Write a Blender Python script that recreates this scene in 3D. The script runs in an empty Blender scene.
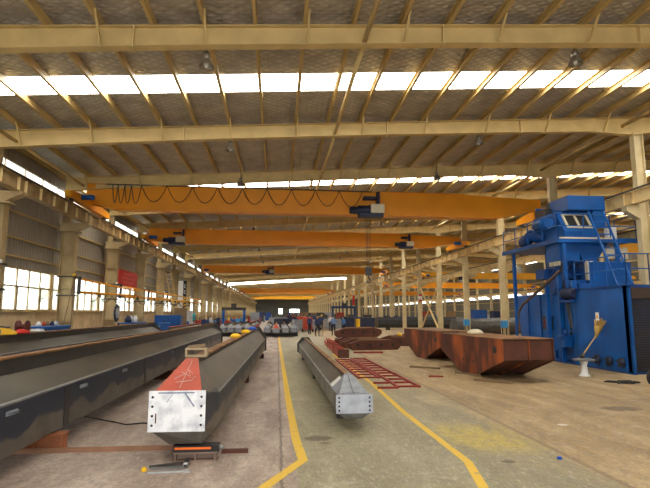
import bpy, bmesh, math, random
from mathutils import Vector, Matrix
random.seed(7)
sc = bpy.context.scene
C = sc.collection
PI = math.pi

# ------------------------------------------------------------------ materials
def new_mat(name):
    m = bpy.data.materials.new(name); m.use_nodes = True
    nt = m.node_tree
    return m, nt, nt.nodes, nt.links, nt.nodes['Principled BSDF']

def M(name, col, rough=.6, metal=0., var=.18, scale=3., col2=None, bump=.0, spec=.4, stretch=None, thr=(.35, .7)):
    m, nt, N, L, b = new_mat(name)
    tc = N.new('ShaderNodeTexCoord'); mp = N.new('ShaderNodeMapping')
    L.new(tc.outputs['Object'], mp.inputs[0])
    if stretch: mp.inputs['Scale'].default_value = stretch
    n = N.new('ShaderNodeTexNoise'); n.inputs['Scale'].default_value = scale; n.inputs['Detail'].default_value = 6
    L.new(mp.outputs[0], n.inputs[0])
    r = N.new('ShaderNodeValToRGB')
    r.color_ramp.elements[0].position = thr[0]; r.color_ramp.elements[1].position = thr[1]
    c2 = col2 if col2 else tuple(c*(1-var) for c in col)
    r.color_ramp.elements[0].color = (*c2, 1); r.color_ramp.elements[1].color = (*col, 1)
    L.new(n.outputs[0], r.inputs[0]); L.new(r.outputs[0], b.inputs['Base Color'])
    b.inputs['Roughness'].default_value = rough; b.inputs['Metallic'].default_value = metal
    b.inputs['Specular IOR Level'].default_value = spec
    if bump:
        bp = N.new('ShaderNodeBump'); bp.inputs['Strength'].default_value = bump; bp.inputs['Distance'].default_value = .02
        L.new(n.outputs[0], bp.inputs['Height']); L.new(bp.outputs[0], b.inputs['Normal'])
    return m

cream = M('cream_paint', (.66, .49, .21), .5, var=.22, scale=1.6, spec=.3)
cream_pale = M('pale_cream_paint', (.66, .56, .34), .5, scale=1.6, col2=(.52, .42, .23), spec=.3)
cream_shaded_tan = M('shaded_cream_tan_paint', (.50, .38, .20), .6, scale=1.4, col2=(.34, .25, .12))  # backlit shade of the left columns mixed into cream; window frames reuse the tan
cream_rust = M('cream_paint_weathered', (.66, .50, .24), .5, scale=2.2, col2=(.40, .26, .10), thr=(.28, .5))
purlin_m = M('purlin_paint', (.58, .41, .16), .5, var=.25, scale=1.2)
orange = M('crane_orange', (.80, .30, .006), .42, var=.12, scale=1.0)
yellow = M('crane_yellow', (.85, .42, .01), .42, var=.12, scale=1.2)
blue = M('machine_blue', (.004, .105, .41), .42, var=.35, scale=1.4, bump=.05)
blue_d = M('machine_dark_blue', (.005, .065, .28), .45, var=.35, scale=2)
navy = M('navy_paint', (.012, .018, .055), .5, var=.3)
black = M('black_rubber', (.015, .014, .013), .6, var=.3)
dark = M('dark_steel', (.06, .055, .05), .5, .3, var=.35)
steel = M('mill_steel', (.27, .27, .26), .45, .35, scale=2.5, col2=(.15, .15, .145), bump=.08)
steel_l = M('galvanised_steel', (.50, .51, .52), .5, .2, scale=5, col2=(.36, .37, .39), thr=(.35, .62))
plate_w = M('white_primed_plate', (.82, .84, .86), .5, .05, scale=6, col2=(.50, .53, .58), thr=(.33, .56))
plate_g = M('grey_end_plate', (.44, .47, .52), .5, .2, scale=5, col2=(.30, .32, .36))
steel_g = M('grey_primer', (.30, .32, .35), .5, .2, scale=5, col2=(.19, .20, .22))
rust = M('rust_brown', (.12, .04, .02), .75, scale=2.2, col2=(.075, .025, .016), bump=.15)
rust_o = M('rust_orange_streaked', (.36, .085, .016), .75, scale=1.5, col2=(.085, .026, .015), stretch=(1, 1.1, .45), thr=(.46, .70))
rust_top = M('rusty_flange', (.30, .15, .05), .7, scale=1.8, col2=(.12, .05, .02))
redlead = M('red_lead_paint', (.50, .065, .025), .55, var=.25, scale=3)
redbar = M('red_oxide_bar', (.30, .03, .02), .6, var=.3)
red = M('red_cloth', (.55, .02, .015), .6, var=.2)
white = M('white_paint', (.75, .75, .72), .5, var=.12)
beige = M('beige_box', (.62, .56, .40), .5, var=.12)
brownbox = M('brown_cabinet', (.22, .14, .07), .6, var=.25)
wood = M('pale_wood', (.55, .36, .14), .6, var=.3, scale=6, stretch=(8, 8, 1))
straw = M('broom_straw', (.42, .26, .06), .8, var=.4, scale=30)
skin = M('skin', (.50, .27, .17), .6, var=.1)
hair = M('black_hair', (.012, .010, .009), .6)
trous = M('dark_trousers', (.018, .02, .035), .8, var=.3)
shirt_b = M('light_blue_shirt', (.08, .22, .55), .8, var=.2)
shirt_s = M('steel_blue_shirt', (.13, .22, .42), .8, var=.2)
shirt_n = M('navy_overall', (.03, .05, .14), .8, var=.25)
shirt_w = M('white_shirt', (.65, .65, .65), .8, var=.12)
helm_y = M('yellow_helmet', (.8, .55, .02), .35, var=.05)
shoe = M('black_shoe', (.01, .01, .01), .5)
teal = M('teal_plastic', (.02, .38, .45), .4, var=.1)
sky_blue = M('light_blue_paint', (.05, .30, .65), .4, var=.15)
leaf = M('pale_leaf', (.16, .30, .07), .8, var=.5, scale=4)
grass_m = M('outdoor_grass', (.25, .30, .14), .9, var=.3)
shutter = M('dark_shutter', (.055, .05, .045), .5, .3, var=.3, scale=2)
glove_y = M('yellow_plastic', (.85, .50, .01), .4, var=.06)
bluep = M('blue_plastic', (.01, .08, .5), .4, var=.06)
lampmetal = M('lamp_aluminium', (.30, .27, .22), .35, .6, var=.1)

def wall_mat(name, c1, c2, freq=9., axis='Y'):
    m, nt, N, L, b = new_mat(name)
    tc = N.new('ShaderNodeTexCoord')
    w = N.new('ShaderNodeTexWave'); w.bands_direction = axis; w.inputs['Scale'].default_value = freq; w.inputs['Distortion'].default_value = 0
    L.new(tc.outputs['Object'], w.inputs[0])
    n = N.new('ShaderNodeTexNoise'); n.inputs['Scale'].default_value = .6; n.inputs['Detail'].default_value = 5
    L.new(tc.outputs['Object'], n.inputs[0])
    mx = N.new('ShaderNodeMix'); mx.data_type = 'RGBA'
    mx.inputs[6].default_value = (*c1, 1); mx.inputs[7].default_value = (*c2, 1)
    L.new(n.outputs[0], mx.inputs[0]); L.new(mx.outputs[2], b.inputs['Base Color'])
    bp = N.new('ShaderNodeBump'); bp.inputs['Strength'].default_value = .8; bp.inputs['Distance'].default_value = .04
    L.new(w.outputs[1], bp.inputs['Height']); L.new(bp.outputs[0], b.inputs['Normal'])
    b.inputs['Roughness'].default_value = .6
    return m
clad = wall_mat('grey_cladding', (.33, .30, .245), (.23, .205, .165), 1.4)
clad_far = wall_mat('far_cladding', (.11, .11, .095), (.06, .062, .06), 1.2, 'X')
plaster = M('tan_plaster', (.76, .60, .36), .85, scale=2.4, col2=(.56, .41, .23), bump=.1)

def roof_mat():
    m, nt, N, L, b = new_mat('foil_insulation_with_net')
    tc = N.new('ShaderNodeTexCoord')
    def net(rot):
        mp = N.new('ShaderNodeMapping'); mp.inputs['Rotation'].default_value = (0, 0, rot); L.new(tc.outputs['Object'], mp.inputs[0])
        w = N.new('ShaderNodeTexWave'); w.inputs['Scale'].default_value = 1.5; w.inputs['Distortion'].default_value = 1.2
        w.inputs['Detail'].default_value = 1; w.inputs['Detail Scale'].default_value = .6
        L.new(mp.outputs[0], w.inputs[0]); return w.outputs[1]
    a, c = net(.95), net(-.95)
    mn = N.new('ShaderNodeMath'); mn.operation = 'MINIMUM'; L.new(a, mn.inputs[0]); L.new(c, mn.inputs[1])
    st = N.new('ShaderNodeMapRange'); st.inputs[1].default_value = .0; st.inputs[2].default_value = .28; L.new(mn.outputs[0], st.inputs[0])
    n = N.new('ShaderNodeTexNoise'); n.inputs['Scale'].default_value = 2.2; n.inputs['Detail'].default_value = 7
    L.new(tc.outputs['Object'], n.inputs[0])
    r = N.new('ShaderNodeValToRGB'); r.color_ramp.elements[0].position = .3; r.color_ramp.elements[1].position = .7
    r.color_ramp.elements[0].color = (.31, .285, .24, 1); r.color_ramp.elements[1].color = (.60, .57, .51, 1)
    L.new(n.outputs[0], r.inputs[0])
    mx = N.new('ShaderNodeMix'); mx.data_type = 'RGBA'; L.new(st.outputs[0], mx.inputs[0])
    mx.inputs[6].default_value = (.36, .33, .28, 1); L.new(r.outputs[0], mx.inputs[7])
    L.new(mx.outputs[2], b.inputs['Base Color'])
    ad = N.new('ShaderNodeMath'); ad.operation = 'MULTIPLY_ADD'; L.new(n.outputs[0], ad.inputs[0]); ad.inputs[1].default_value = .8; L.new(mn.outputs[0], ad.inputs[2])
    bp = N.new('ShaderNodeBump'); bp.inputs['Strength'].default_value = .45; bp.inputs['Distance'].default_value = .06
    L.new(ad.outputs[0], bp.inputs['Height']); L.new(bp.outputs[0], b.inputs['Normal'])
    b.inputs['Metallic'].default_value = .35; b.inputs['Roughness'].default_value = .42
    return m
roofm = roof_mat()

def floor_mat():
    m, nt, N, L, b = new_mat('worn_painted_concrete')
    tc = N.new('ShaderNodeTexCoord'); sep = N.new('ShaderNodeSeparateXYZ'); L.new(tc.outputs['Object'], sep.inputs[0])
    def noise(s, d=8, dist=0, vec=None, rough=.6):
        n = N.new('ShaderNodeTexNoise'); n.inputs['Scale'].default_value = s; n.inputs['Detail'].default_value = d
        n.inputs['Distortion'].default_value = dist; n.inputs['Roughness'].default_value = rough
        L.new(vec if vec else tc.outputs['Object'], n.inputs[0]); return n.outputs[0]
    def ramp(f, cs):
        r = N.new('ShaderNodeValToRGB'); e = r.color_ramp.elements
        e[0].position, e[0].color = cs[0][0], (*cs[0][1], 1); e[1].position, e[1].color = cs[-1][0], (*cs[-1][1], 1)
        for p, c in cs[1:-1]:
            x = e.new(p); x.color = (*c, 1)
        L.new(f, r.inputs[0]); return r.outputs[0]
    def mix(f, a, c, mode='MIX'):
        x = N.new('ShaderNodeMix'); x.data_type = 'RGBA'; x.blend_type = mode
        for s, v in ((0, f), (6, a), (7, c)):
            if isinstance(v, (int, float)): x.inputs[s].default_value = v
            elif isinstance(v, tuple): x.inputs[s].default_value = (*v, 1)
            else: L.new(v, x.inputs[s])
        return x.outputs[2]
    def mr(v, a, c, o0=0., o1=1.):
        x = N.new('ShaderNodeMapRange'); L.new(v, x.inputs[0]); x.inputs[1].default_value = a; x.inputs[2].default_value = c
        x.inputs[3].default_value = o0; x.inputs[4].default_value = o1; return x.outputs[0]
    def mth(op, a, c):
        x = N.new('ShaderNodeMath'); x.operation = op
        for i, v in enumerate((a, c)):
            if isinstance(v, (int, float)): x.inputs[i].default_value = v
            else: L.new(v, x.inputs[i])
        return x.outputs[0]
    mp = N.new('ShaderNodeMapping'); mp.inputs['Scale'].default_value = (1.6, .45, 1); L.new(tc.outputs['Object'], mp.inputs[0])
    n1 = noise(1.3, 10, .6, mp.outputs[0]); n2 = noise(7, 8); n3 = noise(.5, 4)
    left = ramp(n1, [(.3, (.25, .18, .145)), (.5, (.42, .325, .265)), (.72, (.60, .50, .42))])
    right = ramp(n1, [(.3, (.26, .17, .07)), (.5, (.40, .275, .125)), (.72, (.56, .41, .21))])
    aisle = ramp(n1, [(.3, (.25, .22, .13)), (.55, (.345, .31, .19)), (.75, (.44, .39, .25))])
    X, Y = sep.outputs[0], sep.outputs[1]
    jit = mth('MULTIPLY', mth('SUBTRACT', n2, .5), .10)
    Xj = mth('ADD', X, jit)
    c = mix(mr(X, -4.5, 1.0), left, left)
    c = mix(mr(Xj, .24, .28), c, aisle)
    # between the right line and the rough joint: paler aisle paint wearing off into ochre
    wear = mth('MULTIPLY', mr(X, 2.5, 3.9), mr(n1, .35, .65))
    c = mix(mr(Xj, 3.86, 3.92), mix(wear, c, right), right)
    # faded yellow patches by the right-hand line
    py = mth('MULTIPLY', mr(mth('ABSOLUTE', mth('SUBTRACT', X, 3.2), 0), .75, .45), mr(mth('ABSOLUTE', mth('SUBTRACT', Y, 7.9), 0), 1.1, .5))
    c = mix(mth('MULTIPLY', mth('MULTIPLY', py, mr(n1, .36, .52)), .75), c, (.56, .42, .05))
    # fine dirt
    c = mix(mr(n2, .3, .56, .55, 0), c, (.12, .09, .06))
    c = mix(mr(noise(28, 4, 0), .42, .60, .28, 0), c, (.07, .055, .04))
    c = mix(mr(noise(14, 5, .5, mp.outputs[0]), .55, .72, 0, .45), c, (.62, .53, .42))
    for (sx_, sy_, ra, rb) in ((.65, 8.05, .16, .07), (.72, 7.75, .05, .02), (3.0, 6.6, .07, .02), (8.4, 10.7, .5, .15), (6.9, 9.9, .28, .1)):
        dx_ = mth('DIVIDE', mth('SUBTRACT', X, sx_), ra*1.6); dy_ = mth('DIVIDE', mth('SUBTRACT', Y, sy_), ra)
        d_ = mth('ADD', mth('ADD', mth('MULTIPLY', dx_, dx_), mth('MULTIPLY', dy_, dy_)), mth('MULTIPLY', mth('SUBTRACT', n2, .5), 2.0))
        c = mix(mr(d_, .6, 1.1, .7 if ra < .3 else .4, 0), c, (.07, .045, .025))
    dw = mth('ADD', mth('ADD', mth('POWER', mth('DIVIDE', mth('SUBTRACT', X, 4.9), .09), 2.0), mth('POWER', mth('DIVIDE', mth('SUBTRACT', Y, 8.6), .08), 2.0)), mth('MULTIPLY', mth('SUBTRACT', n2, .5), 3.0))
    c = mix(mr(dw, .5, 1.2, .7, 0), c, (.75, .70, .62))
    c = mix(mr(noise(2.4, 9, 1.2), .60, .74, 0, .5), c, (.62, .55, .46))
    c = mix(mr(noise(3.1, 6, 1.), .66, .74, 0, .45), c, (.09, .07, .05))
    # expansion joints across and along
    ym = mth('ABSOLUTE', mth('SUBTRACT', mth('MODULO', mth('ADD', Y, 60.0), 6.2), 3.1), 0)
    jy = mr(ym, .012, .03, .55, 0)
    c = mix(jy, c, (.12, .09, .06))
    jx = mr(mth('ABSOLUTE', mth('SUBTRACT', Xj, .08), 0), .01, .028, .75, 0)
    c = mix(jx, c, (.10, .08, .06))
    jr = mr(mth('ABSOLUTE', mth('SUBTRACT', Xj, 3.9), 0), .02, .07, .6, 0)
    c = mix(jr, c, (.16, .10, .05))
    L.new(c, b.inputs['Base Color'])
    L.new(mr(n2, .3, .7, .5, .75), b.inputs['Roughness'])
    bp = N.new('ShaderNodeBump'); bp.inputs['Strength'].default_value = .25; bp.inputs['Distance'].default_value = .02
    L.new(n2, bp.inputs['Height']); L.new(bp.outputs[0], b.inputs['Normal'])
    return m
floorm = floor_mat()

def emit(name, col, s):
    m, nt, N, L, b = new_mat(name)
    n = N.new('ShaderNodeTexNoise'); n.inputs['Scale'].default_value = 1.5
    tc = N.new('ShaderNodeTexCoord'); L.new(tc.outputs['Object'], n.inputs[0])
    mx = N.new('ShaderNodeMix'); mx.data_type = 'RGBA'; mx.inputs[6].default_value = (*col, 1); mx.inputs[7].default_value = (*[c*.9 for c in col], 1)
    L.new(n.outputs[0], mx.inputs[0]); L.new(mx.outputs[2], b.inputs['Emission Color'])
    b.inputs['Base Color'].default_value = (.6, .6, .58, 1)
    b.inputs['Emission Strength'].default_value = s
    return m
skym = emit('translucent_daylight_panel', (1, .97, .90), 14.0)

def glass_mat():
    m = bpy.data.materials.new('window_glass'); m.use_nodes = True; nt = m.node_tree; N = nt.nodes; L = nt.links
    N.remove(N['Principled BSDF']); out = N['Material Output']
    t = N.new('ShaderNodeBsdfTransparent'); g = N.new('ShaderNodeBsdfGlossy'); g.inputs['Roughness'].default_value = .05
    d = N.new('ShaderNodeBsdfTranslucent'); d.inputs[0].default_value = (.9, .93, .9, 1)
    n = N.new('ShaderNodeTexNoise'); n.inputs['Scale'].default_value = .9
    tc = N.new('ShaderNodeTexCoord'); L.new(tc.outputs['Object'], n.inputs[0])
    r = N.new('ShaderNodeMapRange'); r.inputs[1].default_value = .35; r.inputs[2].default_value = .65; r.inputs[3].default_value = .15; r.inputs[4].default_value = .6
    L.new(n.outputs[0], r.inputs[0])
    a = N.new('ShaderNodeMixShader'); L.new(r.outputs[0], a.inputs[0]); L.new(t.outputs[0], a.inputs[1]); L.new(d.outputs[0], a.inputs[2])
    c = N.new('ShaderNodeMixShader'); c.inputs[0].default_value = .06; L.new(a.outputs[0], c.inputs[1]); L.new(g.outputs[0], c.inputs[2])
    L.new(c.outputs[0], out.inputs[0]); return m
glass = glass_mat()

def beam_side_mat():
    m, nt, N, L, b = new_mat('box_beam_side')
    tc = N.new('ShaderNodeTexCoord'); sep = N.new('ShaderNodeSeparateXYZ'); L.new(tc.outputs['Object'], sep.inputs[0])
    mp = N.new('ShaderNodeMapping'); mp.inputs['Scale'].default_value = (.01, 1, .01); L.new(tc.outputs['Object'], mp.inputs[0])
    n = N.new('ShaderNodeTexNoise'); n.inputs['Scale'].default_value = 1.1; n.inputs['Detail'].default_value = 5; L.new(mp.outputs[0], n.inputs[0])
    # heat/oil stain reaching down from the seam with a wavy border
    a = N.new('ShaderNodeMath'); a.operation = 'MULTIPLY_ADD'; L.new(n.outputs[0], a.inputs[0]); a.inputs[1].default_value = -.7; L.new(sep.outputs[2], a.inputs[2])
    s1 = N.new('ShaderNodeMapRange'); L.new(a.outputs[0], s1.inputs[0]); s1.inputs[1].default_value = -.09; s1.inputs[2].default_value = -.05
    s2 = N.new('ShaderNodeMapRange'); L.new(sep.outputs[2], s2.inputs[0]); s2.inputs[1].default_value = .62; s2.inputs[2].default_value = .60
    mu = N.new('ShaderNodeMath'); mu.operation = 'MULTIPLY'; L.new(s1.outputs[0], mu.inputs[0]); L.new(s2.outputs[0], mu.inputs[1])
    n2 = N.new('ShaderNodeTexNoise'); n2.inputs['Scale'].default_value = 3; n2.inputs['Detail'].default_value = 6; L.new(tc.outputs['Object'], n2.inputs[0])
    r = N.new('ShaderNodeValToRGB'); r.color_ramp.elements[0].position = .3; r.color_ramp.elements[1].position = .7
    r.color_ramp.elements[0].color = (.075, .065, .053, 1); r.color_ramp.elements[1].color = (.16, .135, .105, 1); L.new(n2.outputs[0], r.inputs[0])
    mx = N.new('ShaderNodeMix'); mx.data_type = 'RGBA'; L.new(mu.outputs[0], mx.inputs[0]); L.new(r.outputs[0], mx.inputs[6]); mx.inputs[7].default_value = (.028, .034, .050, 1)
    L.new(mx.outputs[2], b.inputs['Base Color']); b.inputs['Roughness'].default_value = .5; b.inputs['Metallic'].default_value = .2
    return m
beam_side = beam_side_mat()

def line_mat():
    m, nt, N, L, b = new_mat('worn_yellow_line_paint')
    tc = N.new('ShaderNodeTexCoord'); n = N.new('ShaderNodeTexNoise'); n.inputs['Scale'].default_value = 9; n.inputs['Detail'].default_value = 8
    L.new(tc.outputs['Object'], n.inputs[0])
    r = N.new('ShaderNodeValToRGB'); r.color_ramp.elements[0].position = .28; r.color_ramp.elements[1].position = .42
    r.color_ramp.elements[0].color = (.36, .28, .12, 1); r.color_ramp.elements[1].color = (.68, .43, .03, 1)
    L.new(n.outputs[0], r.inputs[0]); L.new(r.outputs[0], b.inputs['Base Color']); b.inputs['Roughness'].default_value = .6
    return m
linem = line_mat()

# ------------------------------------------------------------------ mesh builder
class MB:
    def __init__(s): s.bm = bmesh.new()
    def box(s, x0, x1, y0, y1, z0, z1, mi=0):
        v = [s.bm.verts.new(p) for p in ((x0,y0,z0),(x1,y0,z0),(x1,y1,z0),(x0,y1,z0),(x0,y0,z1),(x1,y0,z1),(x1,y1,z1),(x0,y1,z1))]
        for f in ((3,2,1,0),(4,5,6,7),(0,1,5,4),(1,2,6,5),(2,3,7,6),(3,0,4,7)):
            s.bm.faces.new([v[i] for i in f]).material_index = mi
        return s
    def prism(s, poly, axis, a, b, mi=0):
        def pt(p, t):
            if axis == 'y': return (p[0], t, p[1])
            if axis == 'x': return (t, p[0], p[1])
            return (p[0], p[1], t)
        va = [s.bm.verts.new(pt(p, a)) for p in poly]; vb = [s.bm.verts.new(pt(p, b)) for p in poly]
        n = len(poly)
        fs = [s.bm.faces.new(va), s.bm.faces.new(vb[::-1])]
        for i in range(n): fs.append(s.bm.faces.new([va[i], vb[i], vb[(i+1) % n], va[(i+1) % n]]))
        for f in fs: f.material_index = mi
        return s
    def bar(s, p, q, w, h=None, mi=0, up=(0,0,1)):
        p, q = Vector(p), Vector(q); h = h or w; d = (q-p).normalized(); u = Vector(up)
        if abs(d.dot(u)) > .98: u = Vector((0,1,0))
        a = d.cross(u).normalized()*w/2; c = a.cross(d).normalized()*h/2
        V = [s.bm.verts.new(o+sx*a+sz*c) for o in (p, q) for sx, sz in ((-1,-1),(1,-1),(1,1),(-1,1))]
        for f in ((0,1,2,3),(7,6,5,4),(0,4,5,1),(1,5,6,2),(2,6,7,3),(3,7,4,0)):
            s.bm.faces.new([V[i] for i in f]).material_index = mi
        return s
    def tube(s, pts, r, n=8, mi=0):
        pts = [Vector(p) for p in pts]; rs = r if isinstance(r, (list, tuple)) else [r]*len(pts)
        rings = []
        for i, p in enumerate(pts):
            d = (pts[min(i+1, len(pts)-1)] - pts[max(i-1, 0)]).normalized()
            u = Vector((0,0,1)) if abs(d.z) < .95 else Vector((0,1,0))
            a = d.cross(u).normalized(); c = a.cross(d)
            rings.append([s.bm.verts.new(p + rs[i]*(math.cos(2*PI*k/n)*a + math.sin(2*PI*k/n)*c)) for k in range(n)])
        for i in range(len(rings)-1):
            for k in range(n):
                f = s.bm.faces.new([rings[i][k], rings[i][(k+1) % n], rings[i+1][(k+1) % n], rings[i+1][k]]); f.material_index = mi; f.smooth = n > 6
        s.bm.faces.new(rings[0][::-1]).material_index = mi; s.bm.faces.new(rings[-1]).material_index = mi
        return s
    def lathe(s, prof, c=(0,0,0), n=16, mi=0, axis='z'):
        rings = []
        for r, z in prof:
            ring = []
            for k in range(n):
                x, y = max(r, .0005)*math.cos(2*PI*k/n), max(r, .0005)*math.sin(2*PI*k/n)
                p = (x, y, z) if axis == 'z' else ((z, x, y) if axis == 'x' else (x, z, y))
                ring.append(s.bm.verts.new((c[0]+p[0], c[1]+p[1], c[2]+p[2])))
            rings.append(ring)
        for i in range(len(rings)-1):
            for k in range(n):
                f = s.bm.faces.new([rings[i][k], rings[i][(k+1) % n], rings[i+1][(k+1) % n], rings[i+1][k]]); f.smooth = True; f.material_index = mi
        s.bm.faces.new(rings[0][::-1]).material_index = mi; s.bm.faces.new(rings[-1]).material_index = mi
        return s
    def poly(s, pts, mi=0):
        f = s.bm.faces.new([s.bm.verts.new(p) for p in pts]); f.material_index = mi; return s
    def build(s, name, mat, parent=None, bevel=0, recalc=True):
        if recalc: bmesh.ops.recalc_face_normals(s.bm, faces=s.bm.faces)
        me = bpy.data.meshes.new(name); s.bm.to_mesh(me); s.bm.free()
        for m in (mat if isinstance(mat, (list, tuple)) else [mat]): me.materials.append(m)
        o = bpy.data.objects.new(name, me); C.objects.link(o)
        if parent: o.parent = parent
        if bevel:
            b = o.modifiers.new('bevel', 'BEVEL'); b.width = bevel; b.segments = 2; b.limit_method = 'ANGLE'
        return o

def tag(o, label, cat=None, group=None, kind=None):
    o['label'] = label
    if cat: o['category'] = cat
    if group: o['group'] = group
    if kind: o['kind'] = kind
    return o
def thing(name, label, cat, loc=(0,0,0), rotz=0, group=None):
    o = bpy.data.objects.new(name, None); C.objects.link(o); o.empty_display_size = .1
    o.location = loc; o.rotation_euler = (0, 0, rotz)
    return tag(o, label, cat, group)
def struct(o): o['kind'] = 'structure'; return o
def dup(src, loc=None, rotz=None, label=None, group=None):
    r = src.copy(); C.objects.link(r)
    if loc is not None: r.location = loc
    if rotz is not None: r.rotation_euler = (0, 0, rotz)
    if label: r['label'] = label
    if group: r['group'] = group
    for ch in list(src.children):
        c = ch.copy(); C.objects.link(c); c.parent = r
        for g in list(ch.children):
            d = g.copy(); C.objects.link(d); d.parent = c
    return r
_U = ['', 'first', 'second', 'third', 'fourth', 'fifth', 'sixth', 'seventh', 'eighth', 'ninth', 'tenth', 'eleventh', 'twelfth', 'thirteenth',
      'fourteenth', 'fifteenth', 'sixteenth', 'seventeenth', 'eighteenth', 'nineteenth']
_T = {2: ('twentieth', 'twenty'), 3: ('thirtieth', 'thirty'), 4: ('fortieth', 'forty'), 5: ('fiftieth', 'fifty'), 6: ('sixtieth', 'sixty'), 7: ('seventieth', 'seventy')}
ORN = [_U[k] if k < 20 else (_T[k//10][0] if k % 10 == 0 else _T[k//10][1] + '-' + _U[k % 10]) for k in range(1, 80)]
ORD = ['nearest'] + [x + ' nearest' for x in ORN[1:]]

# ------------------------------------------------------------------ dimensions
NF = 35
YF = [11.7 + 6.2*n for n in range(NF)]           # portal frames
YF[0] = 11.45
YEND = YF[-1] + 1.5
XL, XR, RIDGE = -10.2, 38.0, 25.8                # walls and ridge
CL, CM, CR = -9.55, 13.95, 37.4                  # column lines
def gtop(x): return 8.73 + .0575*x if x <= RIDGE else 8.73 + .0575*(2*RIDGE - x)
def rz(x): return gtop(x) + .22                  # underside of roof sheet

# ------------------------------------------------------------------ setting
b = MB(); b.box(XL-.2, XR+.2, -9, YEND+.2, -.2, 0)
struct(b.build('floor', floorm))

# ceiling: roof sheet with holes for the daylight strips (built as one mesh of strips)
sky_y = [(14.8 + 12.4*k) for k in range(-1, 18)]
b = MB()
edges = [-9.0]
strips = []
for y in sky_y: edges += [y-.5, y+.7]; strips.append((y-.5, y+.7))
edges.append(YEND+.2)
def roofpiece(b, x0, x1, y0, y1, t=.06, dz=0):
    z0, z1 = rz(x0)+dz, rz(x1)+dz
    V = [b.bm.verts.new(p) for p in ((x0,y0,z0),(x1,y0,z1),(x1,y1,z1),(x0,y1,z0),(x0,y0,z0+t),(x1,y0,z1+t),(x1,y1,z1+t),(x0,y1,z0+t))]
    for f in ((3,2,1,0),(4,5,6,7),(0,1,5,4),(1,2,6,5),(2,3,7,6),(3,0,4,7)): b.bm.faces.new([V[i] for i in f])
for i in range(0, len(edges), 2):
    for x0, x1 in ((XL-.3, RIDGE), (RIDGE, XR+.3)): roofpiece(b, x0, x1, edges[i], edges[i+1])
struct(b.build('ceiling', roofm))
wn = 1
for (y0, y1) in strips:
    b = MB()
    for x0, x1 in ((XL-.25, RIDGE), (RIDGE, XR+.25)): roofpiece(b, x0, x1, y0, y1, .02, .01)
    o = struct(b.build('window_%d' % wn, skym)); wn += 1
    o['label'] = 'translucent white daylight strip running across the roof'

# left wall
b = MB()
b.box(XL-.2, XL, -9, YEND, 0, 2.0); lw = struct(b.build('wall_left', plaster)); 
b = MB(); b.box(XL-.08, XL, -9, YEND, 3.68, 7.38); b.box(XL-.08, XL, -9, YEND, 7.66, 8.42)
o = b.build('cladding', clad, lw); o['label'] = 'grey ribbed sheet cladding above the windows'
for z in (4.05, 4.75, 5.75, 6.75):
    b = MB(); b.box(XL, XL+.12, -9, YEND, z, z+.06); b.build('wall_rail', purlin_m, lw)
b = MB(); b.box(XL-.12, XL+.14, -9, YEND, 1.94, 2.0); b.build('sill', cream, lw)
# far-end and right wall
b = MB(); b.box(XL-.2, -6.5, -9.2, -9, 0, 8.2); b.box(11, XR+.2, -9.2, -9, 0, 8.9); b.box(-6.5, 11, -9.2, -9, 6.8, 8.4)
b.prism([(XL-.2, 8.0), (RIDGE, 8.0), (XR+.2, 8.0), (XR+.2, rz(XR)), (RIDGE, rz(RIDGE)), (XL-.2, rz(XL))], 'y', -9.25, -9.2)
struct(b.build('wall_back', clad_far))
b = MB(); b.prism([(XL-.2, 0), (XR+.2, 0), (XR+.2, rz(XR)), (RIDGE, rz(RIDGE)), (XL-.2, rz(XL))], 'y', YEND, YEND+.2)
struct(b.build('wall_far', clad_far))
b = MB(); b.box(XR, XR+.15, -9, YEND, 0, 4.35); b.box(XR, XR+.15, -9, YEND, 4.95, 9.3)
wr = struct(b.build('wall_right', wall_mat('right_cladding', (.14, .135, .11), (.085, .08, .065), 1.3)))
for z in (2.2, 3.6, 6.2, 7.4):
    b = MB(); b.box(XR-.12, XR, -9, YEND, z, z+.1); b.build('wall_rail', purlin_m, wr)
# daylight gap where the two roof halves of the long hall meet
b = MB(); y_ = 99.2
b.prism([(CL+.1, gtop(CL)-.95), (CM-.4, gtop(CM)-.98), (CM-.4, gtop(CM)-.60), (CL+.1, gtop(CL)-.58)], 'y', y_, y_+.03)
o = struct(b.build('window_%d' % wn, skym)); wn += 1
# far wall openings, lit windows
for (x, z, w, h) in ((7.6, 2.2, 4.2, 1.3), (1.6, 1.6, 1.5, 2.2)):
    b = MB(); b.box(x-w/2, x+w/2, YEND-.05, YEND-.02, z, z+h)
    w_ = struct(b.build('window_%d' % wn, skym)); wn += 1
    b = MB()
    for (a0, a1, c0, c1) in ((-w/2-.08, w/2+.08, -.08, 0), (-w/2-.08, w/2+.08, h, h+.08), (-w/2-.08, -w/2, 0, h), (w/2, w/2+.08, 0, h)):
        b.box(x+a0, x+a1, YEND-.08, YEND, z+c0, z+c1)
    b.build('window_frame', dark, w_)

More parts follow.
